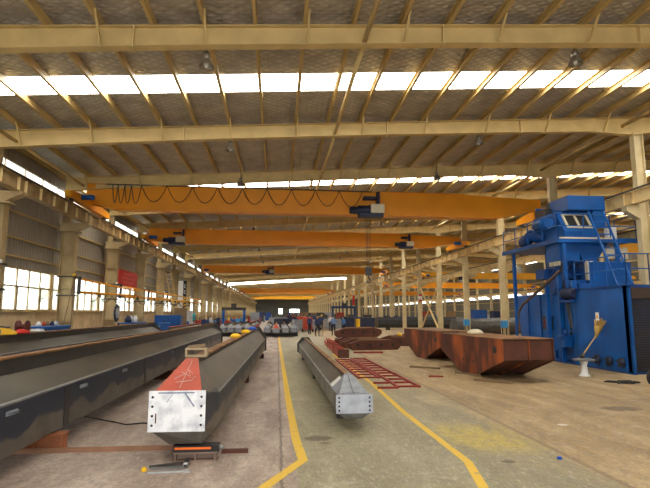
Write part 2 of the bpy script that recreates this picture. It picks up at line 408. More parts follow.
# wall windows per bay: one bay built, the rest copied
def bay_window(n):
    r = bpy.data.objects.new('window_%d' % n, None); C.objects.link(r); r['kind'] = 'structure'
    b = MB()
    L_ = 5.95; y0 = -L_/2; k = 6; st = L_/k
    b.box(-.05, .05, y0-.04, y0+.04, 0, 1.68); b.box(-.05, .05, -y0-.04, -y0+.04, 0, 1.68)
    b.box(-.05, .05, y0, -y0, -.0, .05); b.box(-.05, .05, y0, -y0, 1.62, 1.68); b.box(-.05, .05, y0, -y0, .92, .98)
    for i in range(1, k): b.box(-.035, .035, y0+i*st-.03, y0+i*st+.03, .05, 1.62)
    for i in (1, 3, 5): b.box(.0, .05, y0+i*st+.05, y0+i*st+.11, .05, .92)
    b.build('window_frame', cream_shaded_tan, r)
    b = MB(); b.box(-.006, .006, y0+.03, -y0-.03, .98, 1.62); b.build('upper_glazing', glass, r)
    for i in range(k):
        b = MB(); b.box(-.006, .006, y0+i*st+.03, y0+(i+1)*st-.03, .05, .92); b.build('pane', glass, r)
    return r
w0 = None
for i in range(0, NF):
    yc = 8.6 + 6.2*i
    if w0 is None: w0 = bay_window(wn); w0.location = (XL-.04, yc, 2.0); wn += 1
    else:
        o = dup(w0, (XL-.04, yc, 2.0)); o.name = 'window_%d' % wn; wn += 1
# clerestory band, one strip of panes per bay
c0 = None
for i in range(NF):
    yc = 8.6 + 6.2*i
    if c0 is None:
        r = bpy.data.objects.new('window_%d' % wn, None); C.objects.link(r); r['kind'] = 'structure'; wn += 1
        b = MB(); b.box(-.04, .05, -3.1, 3.1, -.03, .0); b.box(-.04, .05, -3.1, 3.1, .28, .31)
        for k in range(5): b.box(-.03, .03, -3.1+1.55*k-.02, -3.1+1.55*k+.02, 0, .28)
        b.build('window_frame', purlin_m, r)
        b = MB(); b.box(-.005, .005, -3.1, 3.1, 0, .28); b.build('pane', glass, r)
        c0 = r; r.location = (XL-.04, yc, 7.38)
    else:
        o = dup(c0, (XL-.04, yc, 7.38)); o.name = 'window_%d' % wn; wn += 1
# wall plaster pieces between windows
for i in range(NF):
    b = MB(); b.box(XL-.15, XL, YF[i]-.11, YF[i]+.11, 2.0, 3.68); b.build('pier', plaster, lw)
# right wall band
r0 = None
for i in range(NF):
    yc = 8.6 + 6.2*i
    if r0 is None:
        r = bpy.data.objects.new('window_%d' % wn, None); C.objects.link(r); r['kind'] = 'structure'; wn += 1
        b = MB()
        for k in range(4): b.box(-.05, .05, -3.1+2.07*k-.12, -3.1+2.07*k+.12, 0, .6)
        b.build('window_frame', purlin_m, r)
        b = MB(); b.box(-.005, .005, -3.1, 3.1, 0, .6); b.build('pane', glass, r)
        r0 = r; r.location = (XR+.07, yc, 4.35)
    else:
        o = dup(r0, (XR+.07, yc, 4.35)); o.name = 'window_%d' % wn; wn += 1

# outdoors by the left windows
b = MB(); b.box(-60, XL-.25, -12, 240, -.1, -.02); tag(b.build('grass_verge', grass_m), 'strip of grass outside the left windows', 'grass', kind='stuff')
def bush(loc, s, label):
    r = thing('tree', label, 'tree', loc, random.random()*6, 'trees outside the windows')
    b = MB(); b.tube([(0,0,-.02), (.05,0,1.2), (0,.1,2.4)], [.14, .11, .05], 8); b.build('trunk', brownbox, r)
    b = MB(); rnd = random.Random(int(s*1000))
    for i in range(420):
        th, ph = rnd.random()*2*PI, math.acos(2*rnd.random()-1); rr = rnd.uniform(.55, 1.)
        p = Vector((math.cos(th)*math.sin(ph)*1.5*rr, math.sin(th)*math.sin(ph)*1.7*rr, 2.6+math.cos(ph)*1.5*rr))
        a = Vector((rnd.uniform(-1,1), rnd.uniform(-1,1), rnd.uniform(-1,1))).normalized()*.28; c = a.cross(Vector((rnd.random(), rnd.random(), 1))).normalized()*.16
        b.poly([p-a, p+c, p+a, p-c])
    b.build('foliage', leaf, r, recalc=False); r.scale = (s, s, s); return r
for i, y in enumerate((22, 27.5, 31, 36.5, 43, 50)):
    bush((-15.5-.6*(i % 3), y, -.02), .78+.06*(i % 4), 'pale green tree outside, %s beyond the left windows' % ORD[i])

# ------------------------------------------------------------------ columns
def hsec(b, cx, cy, wx, wy, z0, z1, t=.03):
    b.box(cx-wx/2, cx-wx/2+t, cy-wy/2, cy+wy/2, z0, z1); b.box(cx+wx/2-t, cx+wx/2, cy-wy/2, cy+wy/2, z0, z1)
    b.box(cx-wx/2+t, cx+wx/2-t, cy-.02, cy+.02, z0, z1)
def left_column(label, loc):
    r = thing('steel_column', label, 'column', loc, 0, 'columns along the left wall')
    b = MB(); hsec(b, 0, 0, .62, .36, .02, 5.7)
    for z in (1.5, 3.0, 4.5): b.box(-.28, .28, -.16, .16, z, z+.02)
    b.build('shaft', cream_shaded_tan, r)
    b = MB(); b.box(-.42, .42, -.3, .3, 0, .03); b.build('base_plate', cream_shaded_tan, r)
    b = MB(); hsec(b, -.16, 0, .30, .26, 6.0, gtop(CL)-.62); b.build('upper_shaft', cream_shaded_tan, r)
    b = MB(); b.prism([(-.38, 5.62), (.38, 5.62), (.38, 5.70), (.86, 5.92), (.86, 6.0), (-.38, 6.0)], 'y', -.2, .2)
    b.box(-.42, .88, -.24, .24, 5.96, 6.0); b.box(-.42, .5, -.26, .26, 5.60, 5.64); b.build('corbel', cream_shaded_tan, r)
    return r
lc = None
for i, y in enumerate(YF):
    lab = 'cream steel column against the left wall, %s of that row' % ORD[i]
    lc_ = left_column(lab, (CL, y, 0)) if i == 0 else dup(lc0, (CL, y, 0), label=lab)
    if i == 0: lc0 = lc_
def mid_column(label, loc):
    r = thing('steel_column', label, 'column', loc, 0, 'columns under the middle of the roof')
    b = MB(); hsec(b, 0, 0, .40, .26, .02, gtop(CM)-.64); b.build('shaft', cream_pale, r)
    b = MB(); b.box(-.36, .36, -.28, .28, 0, .03); b.build('base_plate', cream_pale, r)
    b = MB(); b.prism([(-.23, 5.45), (-.75, 5.75), (-.75, 5.96), (-.23, 5.96)], 'y', -.16, .16); b.box(-.78, -.23, -.22, .22, 5.93, 5.96); b.build('corbel', cream_pale, r)
    b = MB(); b.prism([(.23, 4.4), (.75, 4.62), (.75, 4.78), (.23, 4.78)], 'y', -.16, .16); b.build('corbel', cream_pale, r)
    return r
for i, y in enumerate(YF):
    lab = 'cream steel column in the row on the right of the aisle, %s' % ORD[i]
    if i == 0: mc0 = mid_column(lab, (CM, y, 0))
    else: dup(mc0, (CM, y, 0), label=lab)
def right_column(label, loc):
    r = thing('steel_column', label, 'column', loc, 0, 'columns along the far right wall')
    b = MB(); hsec(b, 0, 0, .40, .26, .02, gtop(CR)-.64); b.build('shaft', cream_pale, r)
    b = MB(); b.box(-.36, .36, -.28, .28, 0, .03); b.build('base_plate', cream_pale, r)
    b = MB(); b.prism([(-.23, 4.4), (-.75, 4.62), (-.75, 4.78), (-.23, 4.78)], 'y', -.16, .16); b.build('corbel', cream_pale, r)
    return r
for i, y in enumerate(YF[2:]):
    lab = 'cream steel column at the far right wall, %s in view' % ORD[i]
    if i == 0: rc0 = right_column(lab, (CR, y, 0))
    else: dup(rc0, (CR, y, 0), label=lab)
# stub columns one third into the far bay carrying the gutters
# ------------------------------------------------------------------ roof girders
xp_ = [-.6 + 1.19*(k-8) for k in range(40)]
def girder(kind):
    r = thing('roof_girder', '', 'girder', (0,0,0))
    if kind == 'main': xs = [CL-.35, CL+.2, -5.5, -2, 4, 9, 12.0, CM-.24]; dp = [.62, .61, .54, .50, .48, .51, .55, .72]
    else: xs = [CM-.23, CM+.4, 16, 22, RIDGE, 30, 35, CR+.3]; dp = [.74, .66, .56, .50, .46, .5, .58, .66]
    def strip(t0, t1, wy, fn):
        b = MB()
        for i in range(len(xs)-1):
            za, zb = gtop(xs[i]), gtop(xs[i+1]); a0, a1 = fn(za, dp[i]); c0, c1 = fn(zb, dp[i+1])
            V = [b.bm.verts.new(p) for p in ((xs[i],-wy,a0),(xs[i+1],-wy,c0),(xs[i+1],wy,c0),(xs[i],wy,a0),(xs[i],-wy,a1),(xs[i+1],-wy,c1),(xs[i+1],wy,c1),(xs[i],wy,a1))]
            for f in ((3,2,1,0),(4,5,6,7),(0,1,5,4),(1,2,6,5),(2,3,7,6),(3,0,4,7)): b.bm.faces.new([V[j] for j in f])
        return b
    strip(0,0,.012, lambda z,d: (z-d+.02, z-.02)).build('web', cream, r)
    strip(0,0,.13, lambda z,d: (z-.02, z)).build('top_flange', cream, r)
    strip(0,0,.13, lambda z,d: (z-d, z-d+.02)).build('bottom_flange', cream, r)
    def dep(x):
        for i in range(len(xs)-1):
            if xs[i] <= x <= xs[i+1]: return dp[i]+(dp[i+1]-dp[i])*(x-xs[i])/(xs[i+1]-xs[i])
        return .55
    x = xp_[1]+.05 if kind == 'main' else xp_[21]+.05
    while x < (13 if kind == 'main' else 36):
        b = MB(); z = gtop(x); d = dep(x)
        b.bar((x, -.14, z-d+.03), (x+.02, -.62, z+.10), .05, .05); b.build('fly_brace', purlin_m, r); x += 2.38
    for x in ((-3.4, 4.0, 9.2) if kind == 'main' else (20., 31.)):
        b = MB(); z = gtop(x); d = dep(x); b.box(x-.012, x+.012, -.13, .13, z-d-.03, z-.01); b.build('splice_plate', cream_rust, r)
    return r
gm = girder('main'); ga = girder('side')
for i, y in enumerate(YF):
    l1 = 'cream roof girder spanning the aisle bay, %s to the camera' % ORD[i] if i < 1 else 'cream roof girder spanning the aisle bay, %s' % ORD[i]
    l2 = 'cream roof girder over the bay right of the middle columns, %s' % ORD[i]
    if i == 0: gm.location = (0, y, 0); gm['label'] = l1; gm['group'] = 'roof girders over the aisle bay'
    else: dup(gm, (0, y, 0), label=l1)
    if i == 0: ga.location = (0, y, 0); ga['label'] = l2; ga['group'] = 'roof girders over the right bay'
    else: dup(ga, (0, y, 0), label=l2)
# purlins
xp = []
x = -.6 - 1.19*8
while x < 37.5: xp.append(x); x += 1.19
def purlin():
    b = MB(); y0, y1 = -8.8, YEND-.1
    b.box(-.045, .045, y0, y1, .195, .215); b.box(.025, .045, y0, y1, 0, .215); b.box(-.045, .045, y0, y1, 0, .02)
    return b.build('roof_purlin', purlin_m)
for i, x in enumerate(xp):
    lab = 'long thin roof purlin under the roof sheets, %s counted from the left wall' % ORN[i]
    if i == 0: p0 = purlin(); o = p0; tag(o, lab, 'purlin', 'roof purlins')
    else: o = p0.copy(); C.objects.link(o); o['label'] = lab
    o.location = (x, 0, gtop(x)+.002)
# tie tubes
b = MB(); b.tube([(0, .02, 0), (0, 6.18, 0)], .065, 10); tt = b.build('tie_tube', cream)
k = 0
for X, nm, zz in ((2.05, 'aisle roof', .36), (CM-.55, 'middle columns', .34), (-9.1, 'left eave', .40)):
    for i in range(-1, 21 if X != 2.05 else 14):
        y = 11.7+6.2*i
        lab = 'round cream tie tube between two roof girders over the %s, %s' % (nm, ORD[i+1])
        o = tt if k == 0 else tt.copy()
        if k: C.objects.link(o)
        o.location = (X, y, gtop(X)-zz); tag(o, lab, 'tie tube', 'tie tubes between the girders'); k += 1
# tie tubes near the wall / valley brace pair
# ------------------------------------------------------------------ crane runways
brown_shaded = M('shaded_weathered_paint', (.40, .29, .14), .6, scale=2.2, col2=(.22, .14, .06))  # cream paint browned to carry the shade on the left runway web
def runway(name_label, loc, L_=6.19, h=.5, w=.26):
    r = thing('crane_runway_girder', name_label, 'crane runway', loc)
    b = MB(); b.box(-w/2, w/2, 0, L_, 0, .02); b.box(-w/2, w/2, 0, L_, h-.02, h); b.box(-.012, .012, 0, L_, .02, h-.02); b.build('girder', brown_shaded if loc[0] < 0 else cream_rust, r)
    for k in range(6):
        b = MB(); y = .25 + k*1.14; b.box(-w/2+.02, w/2-.02, y, y+.015, .02, h-.02); b.build('stiffener', cream_rust, r)
    b = MB(); b.box(-.055, .055, 0, L_, h, h+.02); b.box(-.02, .02, 0, L_, h+.02, h+.08); b.box(-.035, .035, 0, L_, h+.08, h+.11); b.build('rail', dark, r)
    return r
rw0 = rw1 = None
XA, XB = -8.85, 13.5
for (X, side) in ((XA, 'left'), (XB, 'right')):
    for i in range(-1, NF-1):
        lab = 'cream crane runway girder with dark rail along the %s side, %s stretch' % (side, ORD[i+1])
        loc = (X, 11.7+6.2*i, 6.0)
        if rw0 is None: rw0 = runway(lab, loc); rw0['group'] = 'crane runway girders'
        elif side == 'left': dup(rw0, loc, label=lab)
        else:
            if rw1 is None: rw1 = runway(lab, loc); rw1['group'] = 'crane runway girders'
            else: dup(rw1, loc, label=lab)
for X, nm in ((14.45, 'beside the middle columns'), (36.9, 'along the far right wall')):
    r = thing('crane_runway_girder', 'lower runway girder of the right bay %s' % nm, 'crane runway', (X, 5.5, 4.78))
    b = MB(); b.box(-.12, .12, 0, 215, 0, .02); b.box(-.12, .12, 0, 215, .38, .40); b.box(-.012, .012, 0, 215, .02, .38); b.build('girder', cream_rust, r)
    b = MB(); b.box(-.03, .03, 0, 215, .40, .48); b.build('rail', dark, r)

# ------------------------------------------------------------------ bridge cranes
def bridge(label, yl, yr, xa, xb, zr, H, col, carr, festoon=0, hoists=(), dbl=False):
    """girder box from rail to rail; zr = rail top"""
    r = thing('bridge_crane', label, 'crane', ((xa+xb)/2, (yl+yr)/2, zr), math.atan2(yr-yl, xb-xa))
    L_ = math.hypot(xb-xa, yr-yl); h = L_/2
    zb = .12; zt = zb + H
    prof = [(-h-.1, zt), (h-4, zt), (h+.1, zt-.16), (h+.1, zb+.42*H), (h-2.2, zb), (-h+1.2, zb), (-h-.1, zb+.25*H)]
    b = MB(); b.prism(prof, 'y', -.22, .22)
    b.box(-h-.1, h-4, -.30, .30, zt, zt+.025); b.box(-h+1.2, h-2.2, -.30, .30, zb-.025, zb)
    b.build('bridge_girder', col, r)
    carr0 = carr
    for sx in (-1, 1):
        carr = carr0 if sx < 0 else min(carr0, 1.9)
        b = MB(); x = sx*h; b.prism([(-carr, .12), (-carr, .42), (-.5, .60), (.5, .60), (carr, .42), (carr, .12)], 'x', x-.14, x+.14); e = b.build('end_carriage', col, r)
        for sy in (-1, 1):
            b = MB(); b.lathe([(.14, -.05), (.16, -.05), (.16, -.03), (.13, -.03), (.13, .03), (.16, .03), (.16, .05), (.05, .05)], (x, sy*(carr-.35), .16), 14, axis='x'); b.build('wheel', dark, e)
            b = MB(); b.box(x-.11, x+.11, sy*carr - (.0 if sy > 0 else .16), sy*carr + (.16 if sy > 0 else 0), .14, .38); o = b.build('buffer', yellow, e)
        b = MB(); b.lathe([(.05, 0), (.12, .02), (.12, .5), (.07, .55)], (x + (-sx)*.18 - (.55 if sx > 0 else 0), -carr*.62, .34), 12, axis='x'); o = b.build('travel_motor', blue, r)
    if festoon:
        x0, x1 = -h+1.6, hoists[0][0]-.3
        b = MB(); b.box(x0-.8, x1+.5, -.40, -.29, zt-.03, zt); b.build('cable_track', dark, r)
        n = festoon
        # gathered loops by the left end, then wide loops
        xs_ = [x0-.5, x0-.25, x0+.05, x0+.35] + [x0+.8+(x1-x0-.8)*k/n for k in range(n+1)]
        b = MB(); pts = []
        for a_, c_ in zip(xs_[:-1], xs_[1:]):
            dep_ = .9 if (c_-a_) < .5 else .68*H
            for t in range(9):
                u = t/8; pts.append((a_+(c_-a_)*u, -.385, zt - .02 - dep_*4*u*(1-u)))
        b.tube(pts, .018, 6); b.build('festoon_cable', dark, r)
    for (hx, rope, s) in hoists:
        b = MB(); b.box(hx-.28*s, hx+.34*s, -.36*s-.24, -.24, zb+.62*H, zb+.74*H); b.box(hx+.40*s, hx+.52*s, -.36*s-.22, -.24, zb-.05, zt-.05); b.build('hoist_bracket', navy, r)
        b = MB(); b.lathe([(.12*s, -1.0*s), (.17*s, -.98*s), (.17*s, -.62*s), (.24*s, -.60*s), (.25*s, .0), (.24*s, .12*s)], (hx, -.62, zb+.14), 14, axis='x'); b.build('hoist_drum', navy, r)
        b = MB(); b.box(hx-.02*s, hx+.66*s, -.98, -.42, zb-.08*s+.05, zb+.42*s); b.build('hoist_motor_box', beige, r, bevel=.03)
        b = MB(); b.box(hx-.55*s, hx+.62*s, -.90, -.30, zb-.26*s+.05, zb-.08*s+.05); b.build('trolley_frame', navy, r)
        if rope:
            b = MB()
            for dx in (-.12, -.04, .05, .13): b.tube([(hx-.1+dx, -.62, zb-.05), (hx-.1+dx*.6, -.62, zb-rope+.3)], .011, 5)
            b.build('hoist_rope', dark, r)
            b = MB(); b.box(hx-.24, hx+.04, -.72, -.52, zb-rope-.05, zb-rope+.35)
            b.lathe([(.05, -.07), (.16, -.06), (.16, .06), (.05, .07)], (hx-.1, -.62, zb-rope+.18), 12, axis='y')
            b.tube([(hx-.1, -.62, zb-rope), (hx-.1, -.62, zb-rope-.15), (hx-.02, -.62, zb-rope-.25), (hx-.05, -.62, zb-rope-.38), (hx-.16, -.62, zb-rope-.38), (hx-.2, -.62, zb-rope-.28)], .03, 8); b.build('hook_block', dark, r)
    return r
cx = (XA+XB)/2
bridge('orange bridge crane with looped cable and blue hoist, nearest of the cranes', 24.3, 24.9, XA, XB, 6.61, 1.17, orange, 2.6, 9, [(4.45-cx, 3.0, 1.0)])
bridge('orange bridge crane with two small hoists, second from the camera', 35.9, 36.8, XA, XB, 6.61, .98, orange, 2.2, 0, [(-7.0-cx, 0, .9), (9.3-cx, 0, .8)])
bridge('orange bridge crane spanning the aisle, third from the camera', 62, 63, XA, XB, 6.61, .85, orange, 2.2, 0, [(-1.0-cx, 0, .9)])
bridge('orange yellow bridge crane far down the aisle, fourth from the camera', 122, 122.5, XA, XB, 6.61, .95, orange, 2.2)
bridge('orange bridge crane far down the aisle, just behind the fourth', 132, 132, XA, XB, 6.61, .9, orange, 2.2)
bridge('bright yellow bridge crane small in the distance near the end wall', 180, 180, XA, XB, 6.61, 1.2, yellow, 2.2)
bridge('yellow bridge crane right of the middle columns, half hidden by the blue machine', 27.5, 27.5, 14.45, 36.9, 5.28, .62, yellow, 1.6)
bridge('yellow bridge crane right of the middle columns, second behind the blue machine', 50.5, 51, 14.45, 36.9, 5.28, .60, yellow, 1.6, 0, [(-6.8, .0, .8)])
bridge('orange bridge crane right of the middle columns, third in that bay', 70, 70.5, 14.45, 36.9, 5.28, .75, orange, 1.6)
bridge('orange bridge crane right of the middle columns, farthest in that bay', 100, 100, 14.45, 36.9, 5.28, .8, orange, 1.6)
# ------------------------------------------------------------------ hanging lamps
def lamp(label, loc):
    r = thing('high_bay_lamp', label, 'lamp', loc, 0, 'high bay lamps')
    b = MB(); b.tube([(0,0,0), (0,0,-.42)], .012, 6); b.build('hanging_rod', dark, r)
    b = MB(); b.lathe([(.05, -.40), (.08, -.42), (.08, -.56), (.06, -.58)], (0,0,0), 12); b.build('ballast', lampmetal, r)
    b = MB(); prof = [(.06, -.56), (.09, -.60), (.15, -.67), (.185, -.76), (.19, -.78), (.175, -.76), (.14, -.67), (.08, -.61), (.05, -.57)]
    b.lathe(prof, (0,0,0), 18); b.build('reflector', lampmetal, r)
    b = MB(); b.lathe([(.02, -.60), (.05, -.64), (.06, -.70), (.045, -.78), (.01, -.80)], (0,0,0), 12); b.build('bulb', white, r)
    return r
lp0 = None
for X, nm in ((xp[7], 'left'), (xp[15], 'right')):
    for i in range(9):
        y = YF[i] + (.42 if i != 2 else -.55); lab = 'unlit high bay lamp hanging from a purlin, %s in the %s line' % (ORD[i], nm)
        loc = (X, y, gtop(X)+.0)
        if lp0 is None: lp0 = lamp(lab, loc)
        else: dup(lp0, loc, label=lab)

# ------------------------------------------------------------------ box beams
def box_beam(name, label, loc, rot, L_, w, zs, cap=None, y_cap=.9, tw=.07, group=None, floor_gap=0, mats=None, plate_rel=None, tilt=0, sec=None):
    """zs = (bottom, widest-low, ledge, web foot, top); local z from underside"""
    z0, z1, z2, z3, z4 = zs; bw = w*.55
    side, topm = mats or (beam_side, rust_top)
    r = thing(name, label, 'steel beam', loc, rot, group)
    r.rotation_euler = (tilt, 0, rot)
    ys = .04 if cap else 0
    b = MB()
    # lower body: bottom, flared sides, vertical sides
    sec = sec or [(-bw, z0), (bw, z0), (w, z1), (w, z2), (-w, z2), (-w, z1)]
    (xr, zr_), (xl, zl_) = sec[3], sec[4]
    b.prism(sec, 'y', y_cap if cap else 0, L_, 0)
    if cap:  # nose narrows towards the end plate underneath
        z1n = z1
        A = [(p[0], y_cap, p[1]) for p in sec]
        Bn = [(sec[0][0]*.9, .10, z0+.02), (sec[1][0]*.9, .10, z0+.02), (w*.97, .03, sec[2][1] if sec[2][1] > .15 else z1n), (w*.97, .03, z2), (-w*.97, .03, z2), (-w*.97, .03, z1n)]
        va = [b.bm.verts.new(p) for p in A]; vb = [b.bm.verts.new(p) for p in Bn]
        for i in range(6): b.bm.faces.new([va[i], va[(i+1) % 6], vb[(i+1) % 6], vb[i]])
        b.bm.faces.new(vb)
    b.build('beam_body', side, r)
    b = MB(); b.prism([(xl, zl_), (xr, zr_), (tw, z3), (-tw, z3)], 'y', y_cap if cap else 0, L_); b.build('sloping_top_panels', steel_s, r)
    b = MB(); b.box(-tw*.6, tw*.6, y_cap if cap else 0, L_, z3-.01, z4-.03); b.build('ridge_web', dark, r)
    b = MB(); ys = y_cap if cap else 0; b.prism([(xl-.012, zl_-.012), (xl-.012, zl_+.012), (xl+.03, zl_+.02), (xl+.03, zl_-.012)], 'y', ys, L_); b.prism([(xr+.012, zr_-.012), (xr+.012, zr_+.012), (xr-.03, zr_+.02), (xr-.03, zr_-.012)], 'y', ys, L_); b.build('seam_edge', steel, r)
    b = MB(); b.box(-tw-.015, tw+.015, y_cap if cap else 0, L_, z4-.03, z4); b.build('top_flange', topm, r)
    b = MB(); q = .06
    b.prism([(sec[0][0]-q, z0), (sec[1][0]+q, z0), (sec[2][0]+q, sec[2][1]-q/2), (xr+q, zr_+q/2), (tw+q+.05, z4+q/2), (-tw-q-.05, z4+q/2), (xl-q, zl_+q/2), (sec[5][0]-q, sec[5][1]-q/2)], 'y', L_, L_+.03); b.build('end_flange', dark, r)
    if cap:
        capm, platem = cap
        b = MB(); t = tw+.02
        V = [b.bm.verts.new(p) for p in ((-w*.9, .03, z2), (w*.9, .03, z2), (t, y_cap, z4), (-t, y_cap, z4), (xl, y_cap, zl_), (xr, y_cap, zr_))]
        b.bm.faces.new([V[0], V[1], V[2], V[3]]); b.bm.faces.new([V[3], V[2], V[5], V[4]]); b.bm.faces.new([V[0], V[4], V[5], V[1]])
        g_ = MB(); W = [g_.bm.verts.new(v.co) for v in V]; g_.bm.faces.new([W[1], W[5], W[2]]); g_.bm.faces.new([W[0], W[3], W[4]]); g_.build('nose_side_panel', side if capm is redlead else capm, r)
        c = b.build('nose_cap', capm, r); c['label'] = 'sloping trapezoid cap above the end plate'
        p0, p1 = plate_rel
        b = MB(); pw = w+.02; b.box(-pw, pw, 0, .03, p0, p1); p = b.build('end_plate', platem, r)
        b = MB()
        for sx in (-1, 1):
            for k in range(4): b.lathe([(.017, -.004), (.017, .0005)], (sx*(pw-.05), 0, p0+(p1-p0)*(.16+.23*k)), 8, axis='y')
        b.build('bolt_holes', black, p)
    return r
steel_s = M('sloping_steel_panel', (.125, .11, .080), .42, .3, scale=1.6, col2=(.05, .045, .035), stretch=(1, .35, 1), thr=(.3, .7), bump=.04)
ZC = (0, .2, .68, .94, 1.03)
angC = math.atan2(-.34, 16.6)
bC = box_beam('box_beam', 'long steel box beam with red capped nose and white bolted end plate, left of the yellow line', (-1.27, 6.9, .2), angC, 16.6, .34, ZC, cap=(redlead, plate_w), plate_rel=(.19, .70), y_cap=.95, mats=(beam_side, rust_top), sec=[(-.12, 0), (.35, 0), (.41, .07), (.41, .54), (-.37, .62), (-.37, .2)])
burn = M('heat_blued_steel', (.22, .26, .36), .4, .4, var=.4, scale=12); chalk = M('chalk_scrawl', (.75, .55, .48), .9)
b = MB(); b.box(-.24, .22, -.004, 0, .668, .684); b.bar((.10, -.003, .67), (.22, -.003, .50), .004, .018, up=(1,0,.6)); b.bar((-.06, -.004, .66), (-.13, -.004, .56), .006, .02, up=(1,0,.6)); b.build('weld_burn_mark', burn, bC)
b = MB(); b.box(-.27, -.255, -.006, 0, .30, .42); b.build('rust_mark', rust_o, bC)
b = MB()
def _cp(x, t): return (x, .03+.92*t-.004, .68+.35*t+.008)
for q in (((-.12, .35), (.0, .5), (-.06, .55), (.08, .42), (.02, .62), (.1, .5)), ((-.08, .25), (.12, .3), (.15, .42)), ((.0, .1), (.02, .9))): b.tube([_cp(*p) for p in q], .004, 4)
b.build('chalk_scrawl', chalk, bC)
ZD = (0, .12, .41, .59, .66)
bD = box_beam('box_beam', 'grey steel box beam standing alone in the aisle, grey pyramid nose towards the camera', (1.27, 8.4, .17), math.atan2(-.0, 1)+.003, 13.8, .28, ZD, cap=(steel_g, plate_g), plate_rel=(.12, .41), y_cap=.75, tw=.04, mats=(steel, rust_top))
b = MB()
for sx in (-1, 1): b.bar((0+sx*.03, .10+.6*.0, .425), (sx*.20, .035, .42), .02, .03)
b.bar((0, .05, .43), (0, .74, .67), .02, .05); b.bar((-.02, .02, .40), (-.22, .02, .2), .02, .02); b.bar((.02, .02, .40), (.22, .02, .2), .02, .02); b.build('nose_rib', steel_g, bD)
b = MB(); b.prism([(-.275, .435), (-.10, .575), (-.108, .583), (-.283, .443)], 'y', .76, 1.08); o = b.build('paper_tag', white, bD)
ZB = (0, .03, .62, .87, 1.10)
bB = box_beam('box_beam', 'dark steel box beam in the left foreground with rusty top flange and small lifting lugs', (-3.5, 1.5, .24), 0, 27.5, .44, ZB, tw=.06)
for y in (4.9, 7.1, 9.3, 14):
    b = MB(); b.box(.44, .46, y-.12, y+.12, .49, .54); b.box(.46, .49, y-.10, y+.10, .50, .508); b.box(.46, .49, y-.10, y+.10, .525, .533); b.build('lifting_lug', steel_g, bB)
for y in (3.2, 6.5, 11, 17, 23):
    b = MB(); b.box(.441, .452, y-.09, y+.09, .04, .58); b.build('side_strap', dark, bB)
bA = box_beam('box_beam', 'dark steel box beam lying behind the foreground one, close to the left wall', (-7.0, 6.0, .3), 0, 23.5, .50, (0, .05, .62, .84, 1.05), tw=.08)
# red topped beam, between A and B further on
box_beam('box_beam', 'steel beam with red painted top lying beyond the left foreground beams', (-6.3, 31, .3), 0, 16, .4, (0, .05, .5, .66, .80), mats=(beam_side, redlead))
# beams in the rows farther on
box_beam('box_beam', 'bare steel beam with red painted top, far left of the row of capped beams', (-2.35, 46, .25), 0, 14, .3, (0, .1, .5, .66, .85), mats=(redbar, redlead))
n = 0
for (X, Y, capm, lab) in ((-4.35, 41.5, steel_g, 'leftmost of the left four'), (-3.7, 41.6, steel_g, 'second of the left four'), (-3.05, 41.3, steel_g, 'third of the left four'), (-2.4, 42.2, steel_g, 'rightmost of the left four'),
                          (-.75, 40.6, steel_g, 'leftmost of the right four'), (-.05, 39.8, redlead, 'second of the right four, with an orange nose'), (.68, 40.2, steel_g, 'third of the right four'), (1.36, 40.8, steel_g, 'rightmost of the right four')):
    box_beam('box_beam', 'small grey capped box beam in the row beyond the long beams, %s' % lab, (X, Y, .3), .0, 12, .25, (0, .12, .42, .56, .72), cap=(capm, steel_g), plate_rel=(.08, .42), y_cap=.6, tw=.04, group='capped box beams in the middle distance')

# supports under beams
def stand(label, loc, w, h, mat=rust, rot=0):
    r = thing('support_stand', label, 'support', loc, rot, 'supports under the beams')
    b = MB(); b.box(-w/2, w/2, -.1, .1, 0, .02); b.box(-w/2, w/2, -.1, .1, h-.02, h); b.box(-w/2, w/2, -.012, .012, .02, h-.02); b.build('web_block', mat, r)
    for x in (-w/2+.03, 0, w/2-.03):
        b = MB(); b.box(x-.01, x+.01, -.09, .09, .02, h-.02); b.build('stiffener', mat, r)
    return r
stand('rusty I-section block on the floor under the red capped beam', (-1.03, 7.05, 0), .56, .12, M('greyish_rust', (.24, .16, .12), .7, var=.3))
r = thing('packing_block', 'black packing block with bright orange strap under the red capped beam', 'block', (-1.03, 7.05, .12))
b = MB(); b.box(-.28, .30, -.09, .09, 0, .079); b.build('block', black, r)
b = MB(); b.box(-.26, .20, -.096, -.09, .035, .062); b.build('strap', M('orange_strap', (.85, .16, .01), .4), r)
b = MB(); b.lathe([(.03, 0), (.03, .05), (.015, .06)], (.30, -.02, .04), 8, axis='x'); b.build('bolt', steel, r)
stand('orange rusty trestle under the left foreground beam', (-3.32, 7.72, 0), .8, .235, M('orange_rusted_trestle', (.38, .13, .05), .7, var=.35))
stand('rusty block under the left foreground beam, beyond the trestle', (-3.4, 15.5, 0), .8, .235)
stand('rusty block under the far part of the left foreground beam', (-3.4, 25.5, 0), .8, .235)
stand('rusty block under the middle of the red capped beam', (-1.0, 14.5, 0), .5, .195)
stand('rusty block under the far end of the red capped beam', (-.78, 22.0, 0), .5, .195)
stand('low rusty block under the near end of the aisle beam', (1.27, 9.6, 0), .3, .165, dark)
stand('low dark block under the middle of the aisle beam', (1.22, 15.2, 0), .3, .165, dark)
stand('low dark block under the far end of the aisle beam', (1.20, 21, 0), .3, .165, dark)
for y, nm in ((10, 'near part'), (19, 'middle'), (27, 'far end')): stand('rusty block under the %s of the beam by the left wall' % nm, (-7.0, y, 0), .8, .295)
for X in (-6.3,):
    for y, nm in ((33, 'near end'), (44, 'far end')): stand('block under the %s of the red topped beam' % nm, (X, y, 0), .6, .295)
for X, y in ((-2.35, 48), (-2.35, 58)): stand('block under the %s of the far red topped beam' % ('near end' if y < 50 else 'far end'), (X, y, 0), .5, .245)
